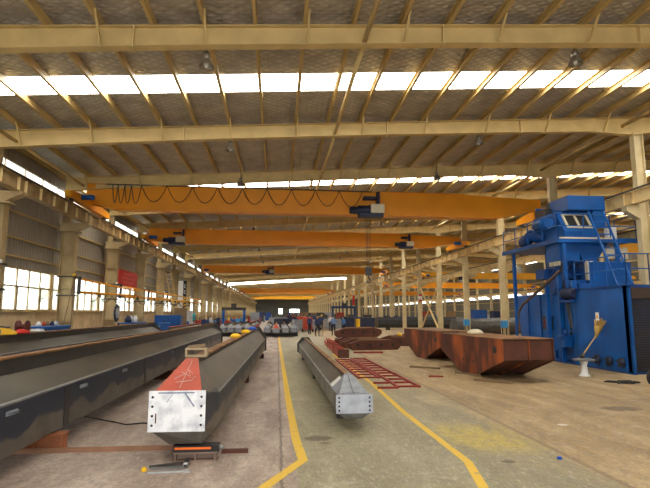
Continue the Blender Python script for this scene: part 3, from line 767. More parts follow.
for i, (X0, X1, nm) in enumerate(((-4.7, -2.0, 'left'), (-1.1, 1.75, 'right'))):
    for y, w_ in ((43.0, 'near'), (51, 'rear')):
        b = MB(); b.box(X0, X1, y-.12, y+.12, 0, .295); tag(b.build('support_sleeper', dark), 'long dark sleeper under the %s four capped beams, %s one' % (nm, w_), 'support')
# transverse floor bar
b = MB(); b.box(-1.57, 1.57, -.035, .035, 0, .035); b.box(-1.57, 1.57, -.012, .012, .035, .06); o = b.build('steel_bar', M('rusty_floor_bar', (.33, .17, .10), .8, var=.3)); o.location = (-2.85+.05, 7.60, 0)
o.scale = (.92, 1, 1); o.location = (-2.75, 7.6, 0); tag(o, 'thin rusty bar lying across the floor between the foreground beams', 'bar')
o.location.x = -2.78 + .0
b = MB(); b.box(-.18, .18, -.03, .03, 0, .05); o = b.build('steel_bar', rust); o.location = (-.55, 7.35, 0); tag(o, 'short rusty bar sticking out right of the block under the red capped beam', 'bar')
# bent rod and hose under beam B
b = MB(); b.tube([(-3.0, 8.6, .28), (-2.62, 9.0, .1), (-2.55, 9.25, .015), (-2.3, 9.35, .012), (-1.95, 9.3, .012)], .012, 6); tag(b.build('welding_cable', black), 'thin black cable drooping to the floor from the left foreground beam', 'cable')

# tools on the floor
r = thing('hand_clamp', 'steel clamp bar lying on the floor in front of the red capped beam', 'clamp', (-1.3, 6.66, 0), .08)
b = MB(); b.box(-.22, .20, .02, .07, 0, .02); b.build('lower_bar', steel, r)
b = MB(); b.bar((-.24, .09, .02), (.19, .2, .02), .05, .02); b.build('upper_bar', dark, r)
b = MB(); b.box(.18, .225, .0, .29, .02, .05); b.build('jaw', dark, r)
b = MB(); b.lathe([(.03, 0), (.03, .04), (.015, .045)], (.20, .03, .02), 10); b.build('screw', steel_l, r)
r = thing('wrench', 'chrome wrench beside the clamp on the floor', 'wrench', (-1.33, 6.52, 0), .08); r.scale = (1.15, 1.15, 1)
b = MB(); b.bar((-.16, 0, .012), (.2, .0, .012), .03, .016); b.build('handle', steel_l, r)
b = MB(); b.prism([(.2, -.02), (.27, -.045), (.25, -.012), (.25, .012), (.27, .045), (.2, .02)], 'z', .002, .022); b.build('open_jaw', steel_l, r)
b = MB(); b.lathe([(.03, 0), (.035, .01), (.03, .04), (.012, .05)], (0,0,0), 10); o = b.build('marker_cap', glove_y); o.location = (-1.58, 6.62, 0); tag(o, 'small yellow knob left of the wrench on the floor', 'knob')

# bracket clamp on top of beam C
r = thing('beam_clamp', 'tan open rectangular clamp standing on the ridge of the red capped beam', 'clamp', (-1.22, 8.05, 1.23), angC); r.scale = (1.1, 1.1, 1.35)
b = MB()
for (a0, a1, c0, c1) in ((-.15, .15, 0, .025), (-.15, .15, .08, .105), (-.15, -.115, .025, .08), (.115, .15, .025, .08)): b.box(a0, a1, -.05, .12, c0, c1)
b.build('frame', M('tan_clamp', (.40, .30, .18), .6), r, bevel=.01)
b = MB(); b.bar((-.12, 0, .115), (.12, .02, .135), .05, .03); b.build('grip', brownbox, r)
for (y, s, m_, lab) in ((14.2, .65, glove_y, 'nearer yellow clamp'), (17.5, .7, glove_y, 'farther yellow clamp'), (21.0, .75, bluep, 'blue clamp')):
    X = -1.27 + (y-6.9)*.0205
    r = thing('ridge_clamp', '%s sitting on the ridge of the red capped beam' % lab, 'clamp', (X, y, 1.23), 0, 'plastic clamps on the beam ridge')
    b = MB(); b.lathe([(.20*s, 0), (.22*s, .05), (.16*s, .10), (.06*s, .12)], (0,0,0), 12); b.build('shell', m_, r)
    b = MB(); b.lathe([(.03, .11*s), (.03, .17*s)], (0,0,0), 8); b.build('knob', m_, r)

# ------------------------------------------------------------------ floor lines
def strip_line(pts, w, name, label):
    b = MB(); P = [Vector((*p, 0)) for p in pts]; Lf, Rt = [], []
    for i, p in enumerate(P):
        d1 = (P[i]-P[i-1]).normalized() if i else (P[1]-P[0]).normalized(); d2 = (P[i+1]-P[i]).normalized() if i < len(P)-1 else d1
        t = (d1+d2).normalized(); nrm = Vector((-t.y, t.x, 0)); k = w/2/max(.5, nrm.dot(Vector((-d1.y, d1.x, 0))))
        Lf.append(p+nrm*k); Rt.append(p-nrm*k)
    for i in range(len(P)-1):
        for zt in (.004,):
            b.bm.faces.new([b.bm.verts.new((q.x, q.y, zt)) for q in (Lf[i], Rt[i], Rt[i+1], Lf[i+1])])
    o = b.build(name, linem, recalc=False); 
    for f in o.data.polygons: pass
    return tag(o, label, 'floor marking')
strip_line([(-.75, 4.4), (-.14, 5.85), (.36, 6.9), (.31, 8.0), (.27, 11.5), (.17, 36), (.1, 70)], .13, 'floor_line', 'yellow painted line on the floor left of the aisle beam')
strip_line([(1.95, 4.4), (2.28, 5.67), (2.47, 6.63), (2.46, 9.9), (2.60, 14), (2.62, 24)], .115, 'floor_line', 'yellow painted line on the floor right of the aisle beam')

# ------------------------------------------------------------------ rusty hull boxes
def hull(label, loc, rot=0):
    r = thing('rusty_box_section', label, 'steel section', loc, rot, 'rusty hull shaped sections')
    prof = [(-2.15, 1.14), (2.15, 1.14), (2.15, .64), (.45, .05), (-.45, .05), (-2.15, .60)]
    b = MB(); b.prism(prof, 'x', 0, 1.5); b.build('body', rust, r)
    b = MB(); b.prism([(-2.2, 1.17), (2.2, 1.17), (2.2, .62), (.5, .0), (-.5, .0), (-2.2, .58)], 'x', -.03, 0); b.prism([(-2.2, 1.17), (2.2, 1.17), (2.2, .62), (.5, .0), (-.5, .0), (-2.2, .58)], 'x', .76, .79)
    o = b.build('side_plate', rust_o, r); o['label'] = 'side plate streaked with orange rust'
    b = MB(); b.prism([(-2.2, 1.17), (2.2, 1.17), (2.2, .62), (.5, .0), (-.5, .0), (-2.2, .58)], 'x', 1.5, 1.53); b.build('side_plate', rust, r)
    b = MB(); b.box(-.05, 1.55, -2.22, 2.22, 1.17, 1.19); b.build('top_plate', rust_top, r)
    for (y, z, q) in ((-1.75, .86, .11), (1.7, .86, .06), (-.35, .42, .04), (-.0, .42, .04), (.35, .42, .04), (.35, .2, .03)):
        b = MB(); b.lathe([(q, -.036), (q, -.0301)], (0, y, z), 14, axis='x'); b.build('hole', black, r)
    return r
h0 = hull('rust brown hull shaped box section in front of the blue machine', (6.08, 15.9, 0), .07)
dup(h0, (6.2, 21.7, 0), .07, 'rust brown hull shaped box section behind the front one, further from the camera')
b = MB(); b.bar((0,0,.03), (0,1.1,.03), .07, .06); o = b.build('timber_batten', brownbox); o.location = (6.1, 15.1, 0); o.rotation_euler.z = .35; tag(o, 'brown timber batten on the floor beneath the front rusty section', 'timber')
o2 = o.copy(); C.objects.link(o2); o2.location = (5.55, 17.2, 0); o2.rotation_euler.z = .9; tag(o2, 'brown timber batten lying left of the front rusty section', 'timber')
o2 = o.copy(); C.objects.link(o2); o2.location = (6.35, 13.5, 0); o2.rotation_euler.z = .75; tag(o2, 'brown timber batten nearest the camera by the front rusty section', 'timber')
r = thing('dust_sheet', 'crumpled pale grey sheet on top of the front rusty section', 'sheet', (7.0, 17.6, 1.19))
b = MB(); b.lathe([(.3, 0), (.28, .05), (.2, .11), (.08, .15)], (0,0,0), 9); b.build('sheet', beige, r)

# ------------------------------------------------------------------ pile of saddle beams
def saddle(label, loc, rot):
    r = thing('saddle_beam', label, 'steel beam', loc, rot, 'rusty saddle beams')
    b = MB(); prof = [(-1.2, 0), (1.2, 0), (1.35, .14), (1.35, .34), (.85, .50), (-.85, .50), (-1.35, .34), (-1.35, .14)]
    b.prism(prof, 'y', -.02, .36); b.build('body', rust, r)
    b = MB(); b.box(-.85, .85, -.06, .42, .50, .52); b.build('top_plate', rust_top, r)
    for x in (-.95, -.3, .3, .95):
        b = MB(); b.lathe([(.075, -.026), (.075, -.0201)], (x, 0, .27), 12, axis='y'); b.build('hole', black, r)
    return r
s0 = saddle('rusty saddle beam with round holes, front one of the pile', (5.1, 26.3, 0), .12)
for i, (x, y, ro, z, lab) in enumerate(((4.9, 27.6, .16, 0, 'second of the pile from the front'), (4.9, 28.9, .2, 0, 'third of the pile from the front'), (4.8, 30.2, .16, 0, 'fourth of the pile from the front'), (5.0, 31.8, .1, 0, 'fifth of the pile, at its back'), (4.7, 29.4, .18, .52, 'lying on top of the pile, front one'), (5.1, 31.0, .12, .52, 'lying on top of the pile, rear one'),
                                   (7.4, 29.2, -.5, 0, 'to the right of the pile, askew'), (7.7, 31.2, -.2, 0, 'to the right of the pile, farther back'), (8.9, 33.5, .1, 0, 'rearmost, right of the pile'))):
    dup(s0, (x, y, z), ro, 'rusty saddle beam with round holes, %s' % lab)
for i, (x, y) in enumerate(((6.1, 31.4), (7.2, 30.9))):
    r = thing('wheel_stop', 'small yellow cap on the rusty pile, %s' % ('left one' if i == 0 else 'right one'), 'cap', (x-.9, 31.95 if i == 0 else 31.9, .52) if i == 0 else (7.6, 31.4, .52))
    b = MB(); b.lathe([(.16, 0), (.17, .08), (.10, .15), (.03, .17)], (0,0,0), 12); b.build('cap', glove_y, r)

# ------------------------------------------------------------------ red ladder frames on floor
def ladder_frame(label, loc, w, L_, n, rot=0):
    r = thing('red_lattice_frame', label, 'steel frame', loc, rot, 'red frames on the floor')
    for x in (0, w):
        b = MB(); b.box(x-.035, x+.035, 0, L_, 0, .05); b.build('rail', redbar, r)
    for i in range(n):
        y = .1 + (L_-.2)*i/(n-1); b = MB(); b.box(.035, w-.035, y-.035, y+.035, .0, .045); b.build('rung', redbar, r)
    return r
ladder_frame('red steel ladder frame flat on the floor, the right hand one', (3.12, 13.1, 0), .55, 8.4, 12)
ladder_frame('red steel ladder frame flat on the floor, the left hand one', (2.42, 15.0, 0), .58, 6.0, 9)
for (x, y, l, ro, lab) in ((2.72, 13.9, .9, 0, 'two'), (2.66, 13.0, 1.1, 0, 'one')):
    b = MB(); b.box(0, l*.48, -.035, .035, 0, .05); o = b.build('red_bar', redbar); o.location = (x-.1, y, 0)
    tag(o, 'loose red steel bar by the ladder frames, %s' % ('nearest the camera' if y < 13.5 else 'second nearest'), 'bar')
b = MB(); b.bar((0,0,.025), (.42, -.1, .025), .05, .04); o = b.build('red_bar', redbar); o.location = (4.55, 15.2, 0); tag(o, 'short red bar alone on the floor right of the ladder frames', 'bar')
# red lattice bundle
r = thing('red_truss_bundle', 'bundle of orange red steel angles lying beyond the aisle beam', 'steel bundle', (2.85, 21.9, 0), -.03)
for i, (x, z) in enumerate(((-.15, 0), (0, 0), (.15, 0), (-.15, .14), (0, .14), (.15, .14), (-.07, .27), (.09, .27))):
    b = MB(); b.box(x-.065, x+.065, .05*(i % 3), 9.6-.1*(i % 2), z, z+.02); b.box(x-.065, x-.045, .05*(i % 3), 9.6, z+.02, z+.125); b.build('angle_bar', redlead, r)
b = MB(); b.box(-.24, .24, -.05, -.02, 0, .36); o = b.build('end_plate', rust, r)
for y in (2.5, 6.5):
    b = MB(); b.box(-.25, .25, y, y+.06, .39, .41); b.box(-.25, -.23, y, y+.06, 0, .4); b.box(.23, .25, y, y+.06, 0, .4); b.build('binding', rust, r)
b = MB(); b.box(-.7, .7, -.06, .06, 0, .08); o = b.build('red_bar', redbar); o.location = (4.35, 24.3, 0); o.rotation_euler.z = -.1; tag(o, 'red bar on the floor in front of the rusty saddle pile', 'bar')

# ------------------------------------------------------------------ dark tubes and beams on the right
r = thing('dark_box_girder', 'long dark grey girder lying behind the rusty sections', 'steel beam', (12.6, 57.5, 0), -1.52)
b = MB(); b.prism([(-.6, .25), (.6, .25), (.8, .6), (.8, 1.1), (.45, 1.45), (-.45, 1.45), (-.8, 1.1), (-.8, .6)], 'y', -1.3, 8.0); b.build('body', M('dark_grey_girder', (.06, .062, .065), .4, .3, var=.3), r)
for y in (0, 4, 7): 
    b = MB(); b.box(-.7, .7, y-.1, y+.1, 0, .25); b.build('cradle', dark, r)
r = thing('steel_pipe', 'long dark rolled steel pipe lying before the middle columns', 'pipe', (18.6, 40.0, 0), -1.40)
b = MB(); b.lathe([(.62, -4.8), (.66, -4.8), (.66, 4.8), (.62, 4.8)], (0, 0, .80), 24, axis='y'); b.build('shell', M('rolled_steel', (.10, .095, .085), .35, .5, var=.3), r)
for y in (-3.5, 0, 3.5):
    b = MB(); b.box(-.6, .6, y-.12, y+.12, 0, .18); b.build('cradle', rust, r)

# ------------------------------------------------------------------ shot blasting machine
r = thing('shot_blasting_machine', 'tall blue shot blasting machine with platform and ladders on the right', 'machine', (11, 15.1, 0)); mach = r
Y0 = 15.1
def mbx(name, mat, *boxes, bevel=.0, parent=None):
    for q in boxes:
        b = MB(); b.box(q[0]-11, q[1]-11, q[2]-Y0, q[3]-Y0, q[4], q[5]); o = b.build(name, mat, parent or mach, bevel=bevel)
    return o
cab = mbx('blast_cabinet', blue, (11.06, 13.6, 15.3, 18.0, 0.02, 2.70), bevel=.02)
mbx('front_panel', blue, (11.0, 11.05, 15.1, 17.95, .05, 2.74), bevel=.01)
mbx('corner_post', blue, (11.0, 11.14, 15.1, 15.28, 0, 2.76), (11.0, 11.14, 17.9, 18.05, 0, 2.8))
mbx('cabinet_roof', blue_d, (11.0, 13.62, 15.1, 18.1, 2.70, 2.80))
b = MB()
for i in range(44): b.box(.16, 2.58, .10, .16, .08+i*.052, .08+i*.052+.038)
b.build('roller_shutter', shutter, mach)
mbx('shutter_housing', M('shutter_box_brown', (.07, .045, .035), .6), (11.16, 13.6, 15.10, 15.3, 2.36, 2.70))
mbx('base_skirt', blue_d, (11.02, 13.6, 15.2, 23.4, 0, .05))
for y in (15.55, 16.15, 16.8):
    b = MB(); b.lathe([(.16, 0), (.16, -.05), (.11, -.06), (.11, -.10), (.04, -.12)], (0, y-Y0, .33), 14, axis='x'); o = b.build('hand_valve', navy, mach)
    b = MB()
    for a in range(4): b.bar((-.13, y-Y0, .33), (-.13, y-Y0+.17*math.cos(a*PI/2+.4), .33+.17*math.sin(a*PI/2+.4)), .03); 
    b.build('valve_spokes', dark, o)
o = mbx('warning_sticker', white, (10.985, 10.999, 16.58, 16.75, 1.60, 1.92))
b = MB(); b.poly([(-.017, 16.60-Y0, 1.72), (-.017, 16.73-Y0, 1.72), (-.017, 16.665-Y0, 1.87)]); b.build('sticker_triangle', yellow, o)
# middle section: elevator legs and pipes
mbx('elevator_casing', blue, (11.35, 12.0, 18.15, 19.0, .05, 3.0), (11.5, 12.5, 19.2, 20.2, .05, 3.2), bevel=.02)
mbx('side_post', blue, (11.1, 11.28, 18.2, 18.36, 0, 3.1), (11.1, 11.26, 19.15, 19.3, 0, 3.4), (11.1, 11.26, 20.1, 20.25, 0, 3.0))
mbx('lower_door', blue, (11.22, 11.34, 18.45, 19.05, .5, 2.4), (11.3, 11.4, 19.35, 20.05, .4, 2.6), bevel=.02)
mbx('rear_cabinet', blue, (11.55, 13.6, 20.4, 23.6, .05, 2.72), bevel=.02)
mbx('rear_cabinet_rib', blue_d, (11.5, 11.55, 21.4, 21.46, .05, 2.7), (11.5, 11.55, 22.5, 22.56, .05, 2.7))
b = MB(); b.lathe([(.22, 0), (.22, -.06), (.17, -.20), (.12, -.24)], (.50, 20.7-Y0, 1.48), 16, axis='x'); o = b.build('blower_motor', M('maroon_motor', (.22, .03, .03), .5), mach)
b = MB(); b.lathe([(.08, -.24), (.07, -.26)], (.50, 20.7-Y0, 1.48), 12, axis='x'); b.build('motor_boss', dark, o)
mbx('motor_bracket', dark, (11.38, 11.56, 20.35, 21.05, 1.2, 1.76))
# gear motor with drum on casing
b = MB(); b.lathe([(.14, -.5), (.2, -.48), (.2, .02), (.24, .04), (.24, .12), (.1, .14)], (-.05, 18.35-Y0, 2.62), 16, axis='y'); b.build('gear_motor', navy, mach)
mbx('motor_shelf', blue_d, (10.85, 11.3, 17.95, 19.0, 2.3, 2.38))
mbx('valve_box', blue, (10.8, 11.2, 18.5, 19.0, .62, 1.05), bevel=.02)
b = MB(); b.lathe([(.07, 0), (.09, .02), (.09, .28), (.05, .3)], (-.28, 18.3-Y0, 1.0), 10, axis='y'); b.lathe([(.07, 0), (.09, .02), (.09, .2), (.05, .22)], (-.0, 18.7-Y0, 1.05), 10); b.build('valve_cylinder', blue_d, mach)
# shot pipes fanning from hopper down to the wheels
for (ya, yb, xb, zb, m_) in ((19.05, 18.5, 11.1, 2.5, blue_d), (19.25, 18.9, 11.2, 2.9, blue_d), (19.45, 19.5, 11.2, 2.6, blue_d), (19.6, 20.5, 11.4, 2.75, blue_d), (19.15, 18.2, 11.0, 1.1, dark)):
    b = MB(); b.tube([(.35, ya-Y0, 3.98), (.28, ya-Y0, 3.7), (xb-11-.05, yb-Y0, zb+.3), (xb-11-.05, yb-Y0, zb)], .055, 8); b.build('shot_pipe', m_, mach)
mbx('feed_hopper', blue, (11.1, 11.95, 18.95, 19.95, 3.95, 4.72), bevel=.01)
for y in (19.1, 19.3, 19.5, 19.7):
    b = MB(); b.box(.10, .2, y-Y0-.03, y-Y0+.05, 3.78, 3.95); b.build('gate_lever', beige, mach)
mbx('support_leg', blue, (11.15, 11.28, 18.75, 18.88, 2.6, 4.7), (11.1, 11.23, 22.9, 23.03, 0, 4.75), (13.4, 13.55, 18.8, 18.95, 2.8, 4.7))
b = MB(); b.prism([(.85, 4.72), (2.3, 4.72), (1.7, 3.9), (1.2, 3.9)], 'y', 4.0, 5.1); b.build('discharge_hopper', blue, mach)
mbx('separator_tower', blue_d, (12.5, 13.6, 20.7, 22.6, 2.7, 4.75), bevel=.02)
mbx('bucket_elevator', blue, (12.3, 13.9, 18.7, 19.6, 2.8, 3.9), bevel=.02)
mbx('screw_conveyor', blue_d, (10.95, 14.2, 19.95, 20.6, 3.3, 3.7))
mbx('filter_box', beige, (12.25, 12.5, 18.95, 19.15, 3.2, 3.95), (13.05, 13.95, 18.9, 19.0, 4.05, 4.5))
# platform
mbx('platform_deck', blue_d, (10.95, 14.3, 18.75, 23.6, 4.73, 4.80))
mbx('platform_edge', blue, (10.93, 14.3, 18.70, 18.76, 4.66, 4.84), (10.90, 10.96, 18.7, 23.6, 4.66, 4.84))
mbx('kick_plate', beige, (11.0, 13.4, 18.69, 18.70, 4.80, 4.86))
def rail_path(name, pts, z0, h, mat, rr=.022, every=1.15, mid=True):
    b = MB()
    for zz in ((h, h*.52) if mid else (h,)): b.tube([(p[0]-11, p[1]-Y0, z0+zz) for p in pts], rr, 6)
    for a_, c_ in zip(pts[:-1], pts[1:]):
        L_ = math.hypot(c_[0]-a_[0], c_[1]-a_[1]); n_ = max(1, round(L_/every))
        for k in range(n_+1):
            x = a_[0]+(c_[0]-a_[0])*k/n_; y = a_[1]+(c_[1]-a_[1])*k/n_; b.tube([(x-11, y-Y0, z0), (x-11, y-Y0, z0+h)], rr, 6)
    return b.build(name, mat, mach)
rail_path('platform_railing', [(14.25, 20), (14.25, 18.74), (10.97, 18.74), (10.97, 23.55)], 4.8, 1.0, blue)
rail_path('roof_railing', [(11.1, 18.0), (11.1, 15.2), (11.9, 15.2)], 2.8, 1.0, blue, every=.95)
o = rail_path('roof_railing', [(11.9, 15.2), (13.55, 15.2)], 2.8, 1.0, M('red_brown_rail', (.16, .035, .03), .6), every=.7); o['label'] = 'dark red railing on the cabinet roof'
# access cabin with sloping glazed front
b = MB(); b.prism([(19.0-Y0, 4.8), (19.0-Y0, 5.15), (19.6-Y0, 6.05), (21.4-Y0, 6.05), (21.4-Y0, 4.8)], 'x', .4, 1.75); b.build('separator_housing', blue, mach)
# sloping window frames
def slope(x0, x1, t0, t1, off):
    def pt(x, t): return Vector((x, (19.0-Y0)+.6*t, 5.15+.9*t)) + off*Vector((0, -.832, .555))
    return [pt(x0, t0), pt(x1, t0), pt(x1, t1), pt(x0, t1)]
b = MB()
def slab(b, x0, x1, t0, t1, a, c):
    A = slope(x0, x1, t0, t1, a); B_ = slope(x0, x1, t0, t1, c); V = [b.bm.verts.new(p) for p in A+B_]
    for f in ((3,2,1,0),(4,5,6,7),(0,1,5,4),(1,2,6,5),(2,3,7,6),(3,0,4,7)): b.bm.faces.new([V[i] for i in f])
for q in ((.58, 1.68, .15, .25), (.58, 1.68, .80, .90), (.58, .68, .25, .80), (1.08, 1.18, .25, .80), (1.58, 1.68, .25, .80)): slab(b, *q, 0, .04)
fr = b.build('inspection_window_frame', beige, mach)
b = MB(); slab(b, .68, 1.08, .25, .80, 0, .015); slab(b, 1.18, 1.58, .25, .80, 0, .015); b.build('dark_pane', black, fr)
b = MB()
b.tube([(-.1+.2, 19.6-Y0, 5.6), (.1, 20.6-Y0, 5.6)], .22, 12); b.build('fan_drum', blue, mach)
b = MB(); b.tube([(.55, 20.6-Y0, 5.1), (.2, 21.2-Y0, 5.3), (.1, 21.8-Y0, 5.0)], .28, 12); b.build('duct_elbow', blue_d, mach)
mbx('dust_collector_box', blue, (11.72, 13.32, 19.15, 20.6, 6.06, 6.66), (12.8, 13.32, 19.2, 20.6, 5.4, 6.06), bevel=.02)
mbx('upper_machinery', dark, (11.4, 12.05, 20.4, 21.2, 6.05, 6.35), (11.7, 11.9, 20.5, 20.8, 6.35, 6.6))
mbx('control_box', white, (13.15, 13.55, 18.9, 19.1, 4.86, 5.35), bevel=.01)
# ladders
def ladder(name, p, q, w, mat, n, axis):
    b = MB(); p, q = Vector(p)-Vector((11, Y0, 0)), Vector(q)-Vector((11, Y0, 0)); s_ = Vector(axis)*w
    b.bar(p, q, .07, .05); b.bar(p+s_, q+s_, .07, .05)
    for i in range(n):
        t = (i+.5)/n; a_ = p.lerp(q, t); b.bar(a_, a_+s_, .04, .04)
    return b.build(name, mat, mach)
ladder('access_ladder', (12.2, 18.6, 5.9), (12.45, 17.5, 2.82), .62, blue, 11, (1, 0, 0))
# hose with wooden end
b = MB(); b.tube([(.2, 19.1-Y0, 3.6), (-.05, 20.0-Y0, 3.0), (-.35, 21.3-Y0, 2.25), (-.4, 21.6-Y0, 1.9), (-.5, 21.4-Y0, 1.3), (-.55, 21.3-Y0, 1.0)], .06, 8); b.build('air_hose', M('brown_hose', (.10, .06, .04), .6), mach)
b = MB(); b.tube([(-.55, 21.3-Y0, 1.0), (-.62, 21.1-Y0, .45)], .05, 8); b.build('hose_handle', wood, mach)

# broom leaning on the machine, resting on a pedestal
r = thing('broom', 'straw broom leaning head up against the blue machine', 'broom', (9.4, 15.05, 0))
b = MB(); b.tube([(.03, .05, .66), (1.16, 1.06, 1.18)], .022, 8); b.build('handle', wood, r)
b = MB(); rnd = random.Random(3)
hb, hd = Vector((1.12, 1.02, 1.16)), Vector((.30, .14, .60)).normalized()
for i in range(150):
    a_ = Vector((rnd.uniform(-.5,.5), rnd.uniform(-1,1), rnd.uniform(-.5,.5)))*.42; e_ = hb + (hd+a_*.85).normalized()*rnd.uniform(.40, .62)
    e_.x = min(e_.x, 1.56); b.bar(hb, e_, .016)
b.tube([hb-hd*.1, hb+hd*.05, hb+hd*.3], [.03, .06, .14], 8)
b.build('straw_head', straw, r)
r = thing('pedestal_stand', 'small white pedestal with a round steel plate, in front of the blue machine', 'stand', (9.35, 15.0, 0))
b = MB(); b.lathe([(.17, 0), (.17, .02), (.11, .08), (.08, .30), (.12, .42), (.12, .46)], (0,0,0), 16); b.build('pedestal', white, r)
b = MB(); b.lathe([(.30, .46), (.31, .48), (.31, .50), (.14, .54), (.1, .54)], (0,0,0), 20); b.build('steel_plate', steel, r)
b = MB(); b.lathe([(.07, .54), (.07, .62), (.03, .66)], (-.03,0,0), 10); b.build('top_nut', dark, r)
# crumpled black rags / chain on floor
r = thing('chain_heap', 'small heap of dark chain on the floor near the shutter', 'chain', (9.45, 13.4, 0))
b = MB(); rnd = random.Random(5)
pts = [(.42*math.sin(i*.9)*(.4+.6*rnd.random()), .22*math.cos(i*1.3), .02+.02*rnd.random()) for i in range(24)]
b.tube(pts, .022, 6); b.build('chain', black, r)
r = thing('wheeled_trolley', 'dark hand trolley with rubber wheels at the right edge of the photo', 'trolley', (10.15, 12.55, 0), .3)
for (x, y) in ((-.22, -.25), (-.22, .3), (.5, -.25), (.5, .3)):
    b = MB(); b.lathe([(.06, -.04), (.2, -.04), (.22, -.02), (.22, .02), (.2, .04), (.06, .04)], (x, y, .22), 16, axis='y'); b.build('wheel', black, r)
b = MB(); b.box(-.35, .7, -.2, .25, .24, .30); b.build('deck', dark, r)
b = MB(); b.lathe([(.14, 0), (.17, .03), (.17, .32), (.1, .36)], (-.12, 0, .30), 14); b.build('motor', navy, r)
b = MB(); b.tube([(.6, -.2, .3), (.7, -.2, .95), (.7, .25, .95), (.6, .25, .3)], .02, 8); b.build('handle', dark, r)
r = thing('bottle_cap', 'tiny blue cap on the floor right of the faded yellow patches', 'cap', (3.72, 6.65, 0))
b = MB(); b.lathe([(.03, 0), (.032, .02), (.026, .03)], (0,0,0), 12); b.build('cap', bluep, r)

# ------------------------------------------------------------------ column furniture
def ext(label, loc):
    r = thing('hazard_marker', label, 'marker', loc)
    b = MB(); b.box(-.16, .16, -.02, 0, 0, .75, 0); b.build('board', white, r)
    for z0_, z1_ in ((.52, .74), (.01, .2)):
        b = MB(); b.box(-.15, .15, -.03, -.02, z0_, z1_); b.build('red_band', red, r)
    return r
ext('red and white board on a middle column', (13.95, YF[6]-.19, 3.0))
def guard(label, X, Y):
    r = thing('column_box', label, 'box', (X, Y, 0)); b = MB(); b.box(-.38, .0, -.45, -.2, 1.0, 1.45); b.build('cabinet', sky_blue, r, bevel=.02)
    b = MB(); b.bar((-.32, -.32, 0), (-.32, -.32, 1.0), .05); b.bar((-.06, -.32, 0), (-.06, -.32, 1.0), .05); b.build('legs', dark, r)
guard('light blue box at the foot of a middle column, nearer one', 13.95, YF[3]); guard('light blue box at the foot of a middle column, second one', 13.95, YF[4])
# X brace between two middle columns
r = thing('cross_brace', 'cream X brace between two middle columns right of the aisle', 'brace', (CM, YF[5], 0))
for (a_, c_) in ((.25, 4.4), (4.4, .25)):
    b = MB(); b.bar((0, .2, a_), (0, 6.0, c_), .12, .12, up=(1,0,0)); b.build('diagonal', cream, r)
# fabric banner on the left
r = thing('red_banner', 'red banner with faint pale writing hung between left wall columns', 'banner', (-9.2, 32.6, 3.52))
b = MB(); b.box(-.03, .015, -2.15, 1.7, 0, .92); b.build('cloth', red, r)
b = MB()
for k, (y0, n_) in enumerate(((-1.2, 4), (-1.5, 6), (-1.2, 5))):
    for i in range(n_): b.box(.016, .02, y0+i*.45, y0+i*.45+.25, .68-k*.25, .78-k*.25)
b.build('lettering', M('faded_pink_lettering', (.65, .16, .12), .7), r)
b = MB(); b.box(12.8, 13.2, 0, .04, 0, 1.7); o = b.build('red_banner', red); o.location = (0, 86, 5.2-2.2); o.location.z = 3.2; tag(o, 'narrow red banner hanging by the middle columns far down the hall', 'banner')

# column collars with dark bands and yellow jib booms along the left wall
def boom(label, loc, rot, L_, m_=None):
    r = thing('wall_jib_boom', label, 'jib', loc, rot, 'jib booms along the left wall')
    b = MB(); b.tube([(0,0,.35), (L_,0,.0)], .045, 8); b.build('upper_pipe', m_ or orange, r)
    b = MB(); b.tube([(0,0,-.25), (L_,0,-.25)], .05, 8); b.build('lower_pipe', m_ or orange, r)
    b = MB(); b.box(-.08, .05, -.05, .05, -.35, .45); b.build('pivot_bracket', dark, r)
    b = MB(); pts = []
    for k in range(4):
        for t in range(7):
            u = t/6; pts.append((.5+k*(L_-1)/4+u*(L_-1)/4, 0, -.32-.35*4*u*(1-u)))
    b.tube(pts, .018, 6); b.build('hanging_cable', black, r)
    for x in (L_*.3, L_*.62, L_*.97):
        b = MB(); b.box(x-.06, x+.06, -.04, .04, -.42, -.28); b.build('cable_trolley', dark, r)
    return r
for i, (y, rr_, L_) in enumerate(((23.9+.2, 1.35, 5.6), (30.1+.2, 1.30, 6.2), (36.5+.2, 1.25, 6.0), (42.9, 1.28, 6.5))):
    boom('orange jib boom swung out from a left wall column, %s' % ORD[i], (-9.0, y, 3.1), rr_, L_, orange if i != 2 else yellow)
for i in range(1, 8):
    r = thing('column_clamp_band', 'dark clamp band around a left wall column, %s' % ORD[i-1], 'clamp band', (CL, YF[i], 3.5), 0, 'bands on the left columns')
    for z in (0, -.85):
        b = MB(); b.box(-.36, .36, -.24, -.20, z, z+.07); b.box(-.36, .36, .20, .24, z, z+.07); b.box(.33, .37, -.24, .24, z, z+.07); b.build('band', dark, r)
    b = MB(); b.lathe([(.06, 0), (.07, .05), (.06, .12)], (.38, -.24, .05), 8); b.build('lamp', glove_y if i == 2 else white, r)
for i, y in enumerate((YF[2]-.1, )):
    for k, (dy, lab) in enumerate(((-1.5, 'left'), (-.2, 'right'))):
        b = MB(); b.tube([(-9.0, y+dy-.5, .0), (-9.12-.02*k, y-.35+.25*k, 3.1+.2*k)], .03, 8); tag(b.build('leaning_pole', brownbox), 'long pole leaning on the left wall column beside the blue bench, %s one' % lab, 'pole')
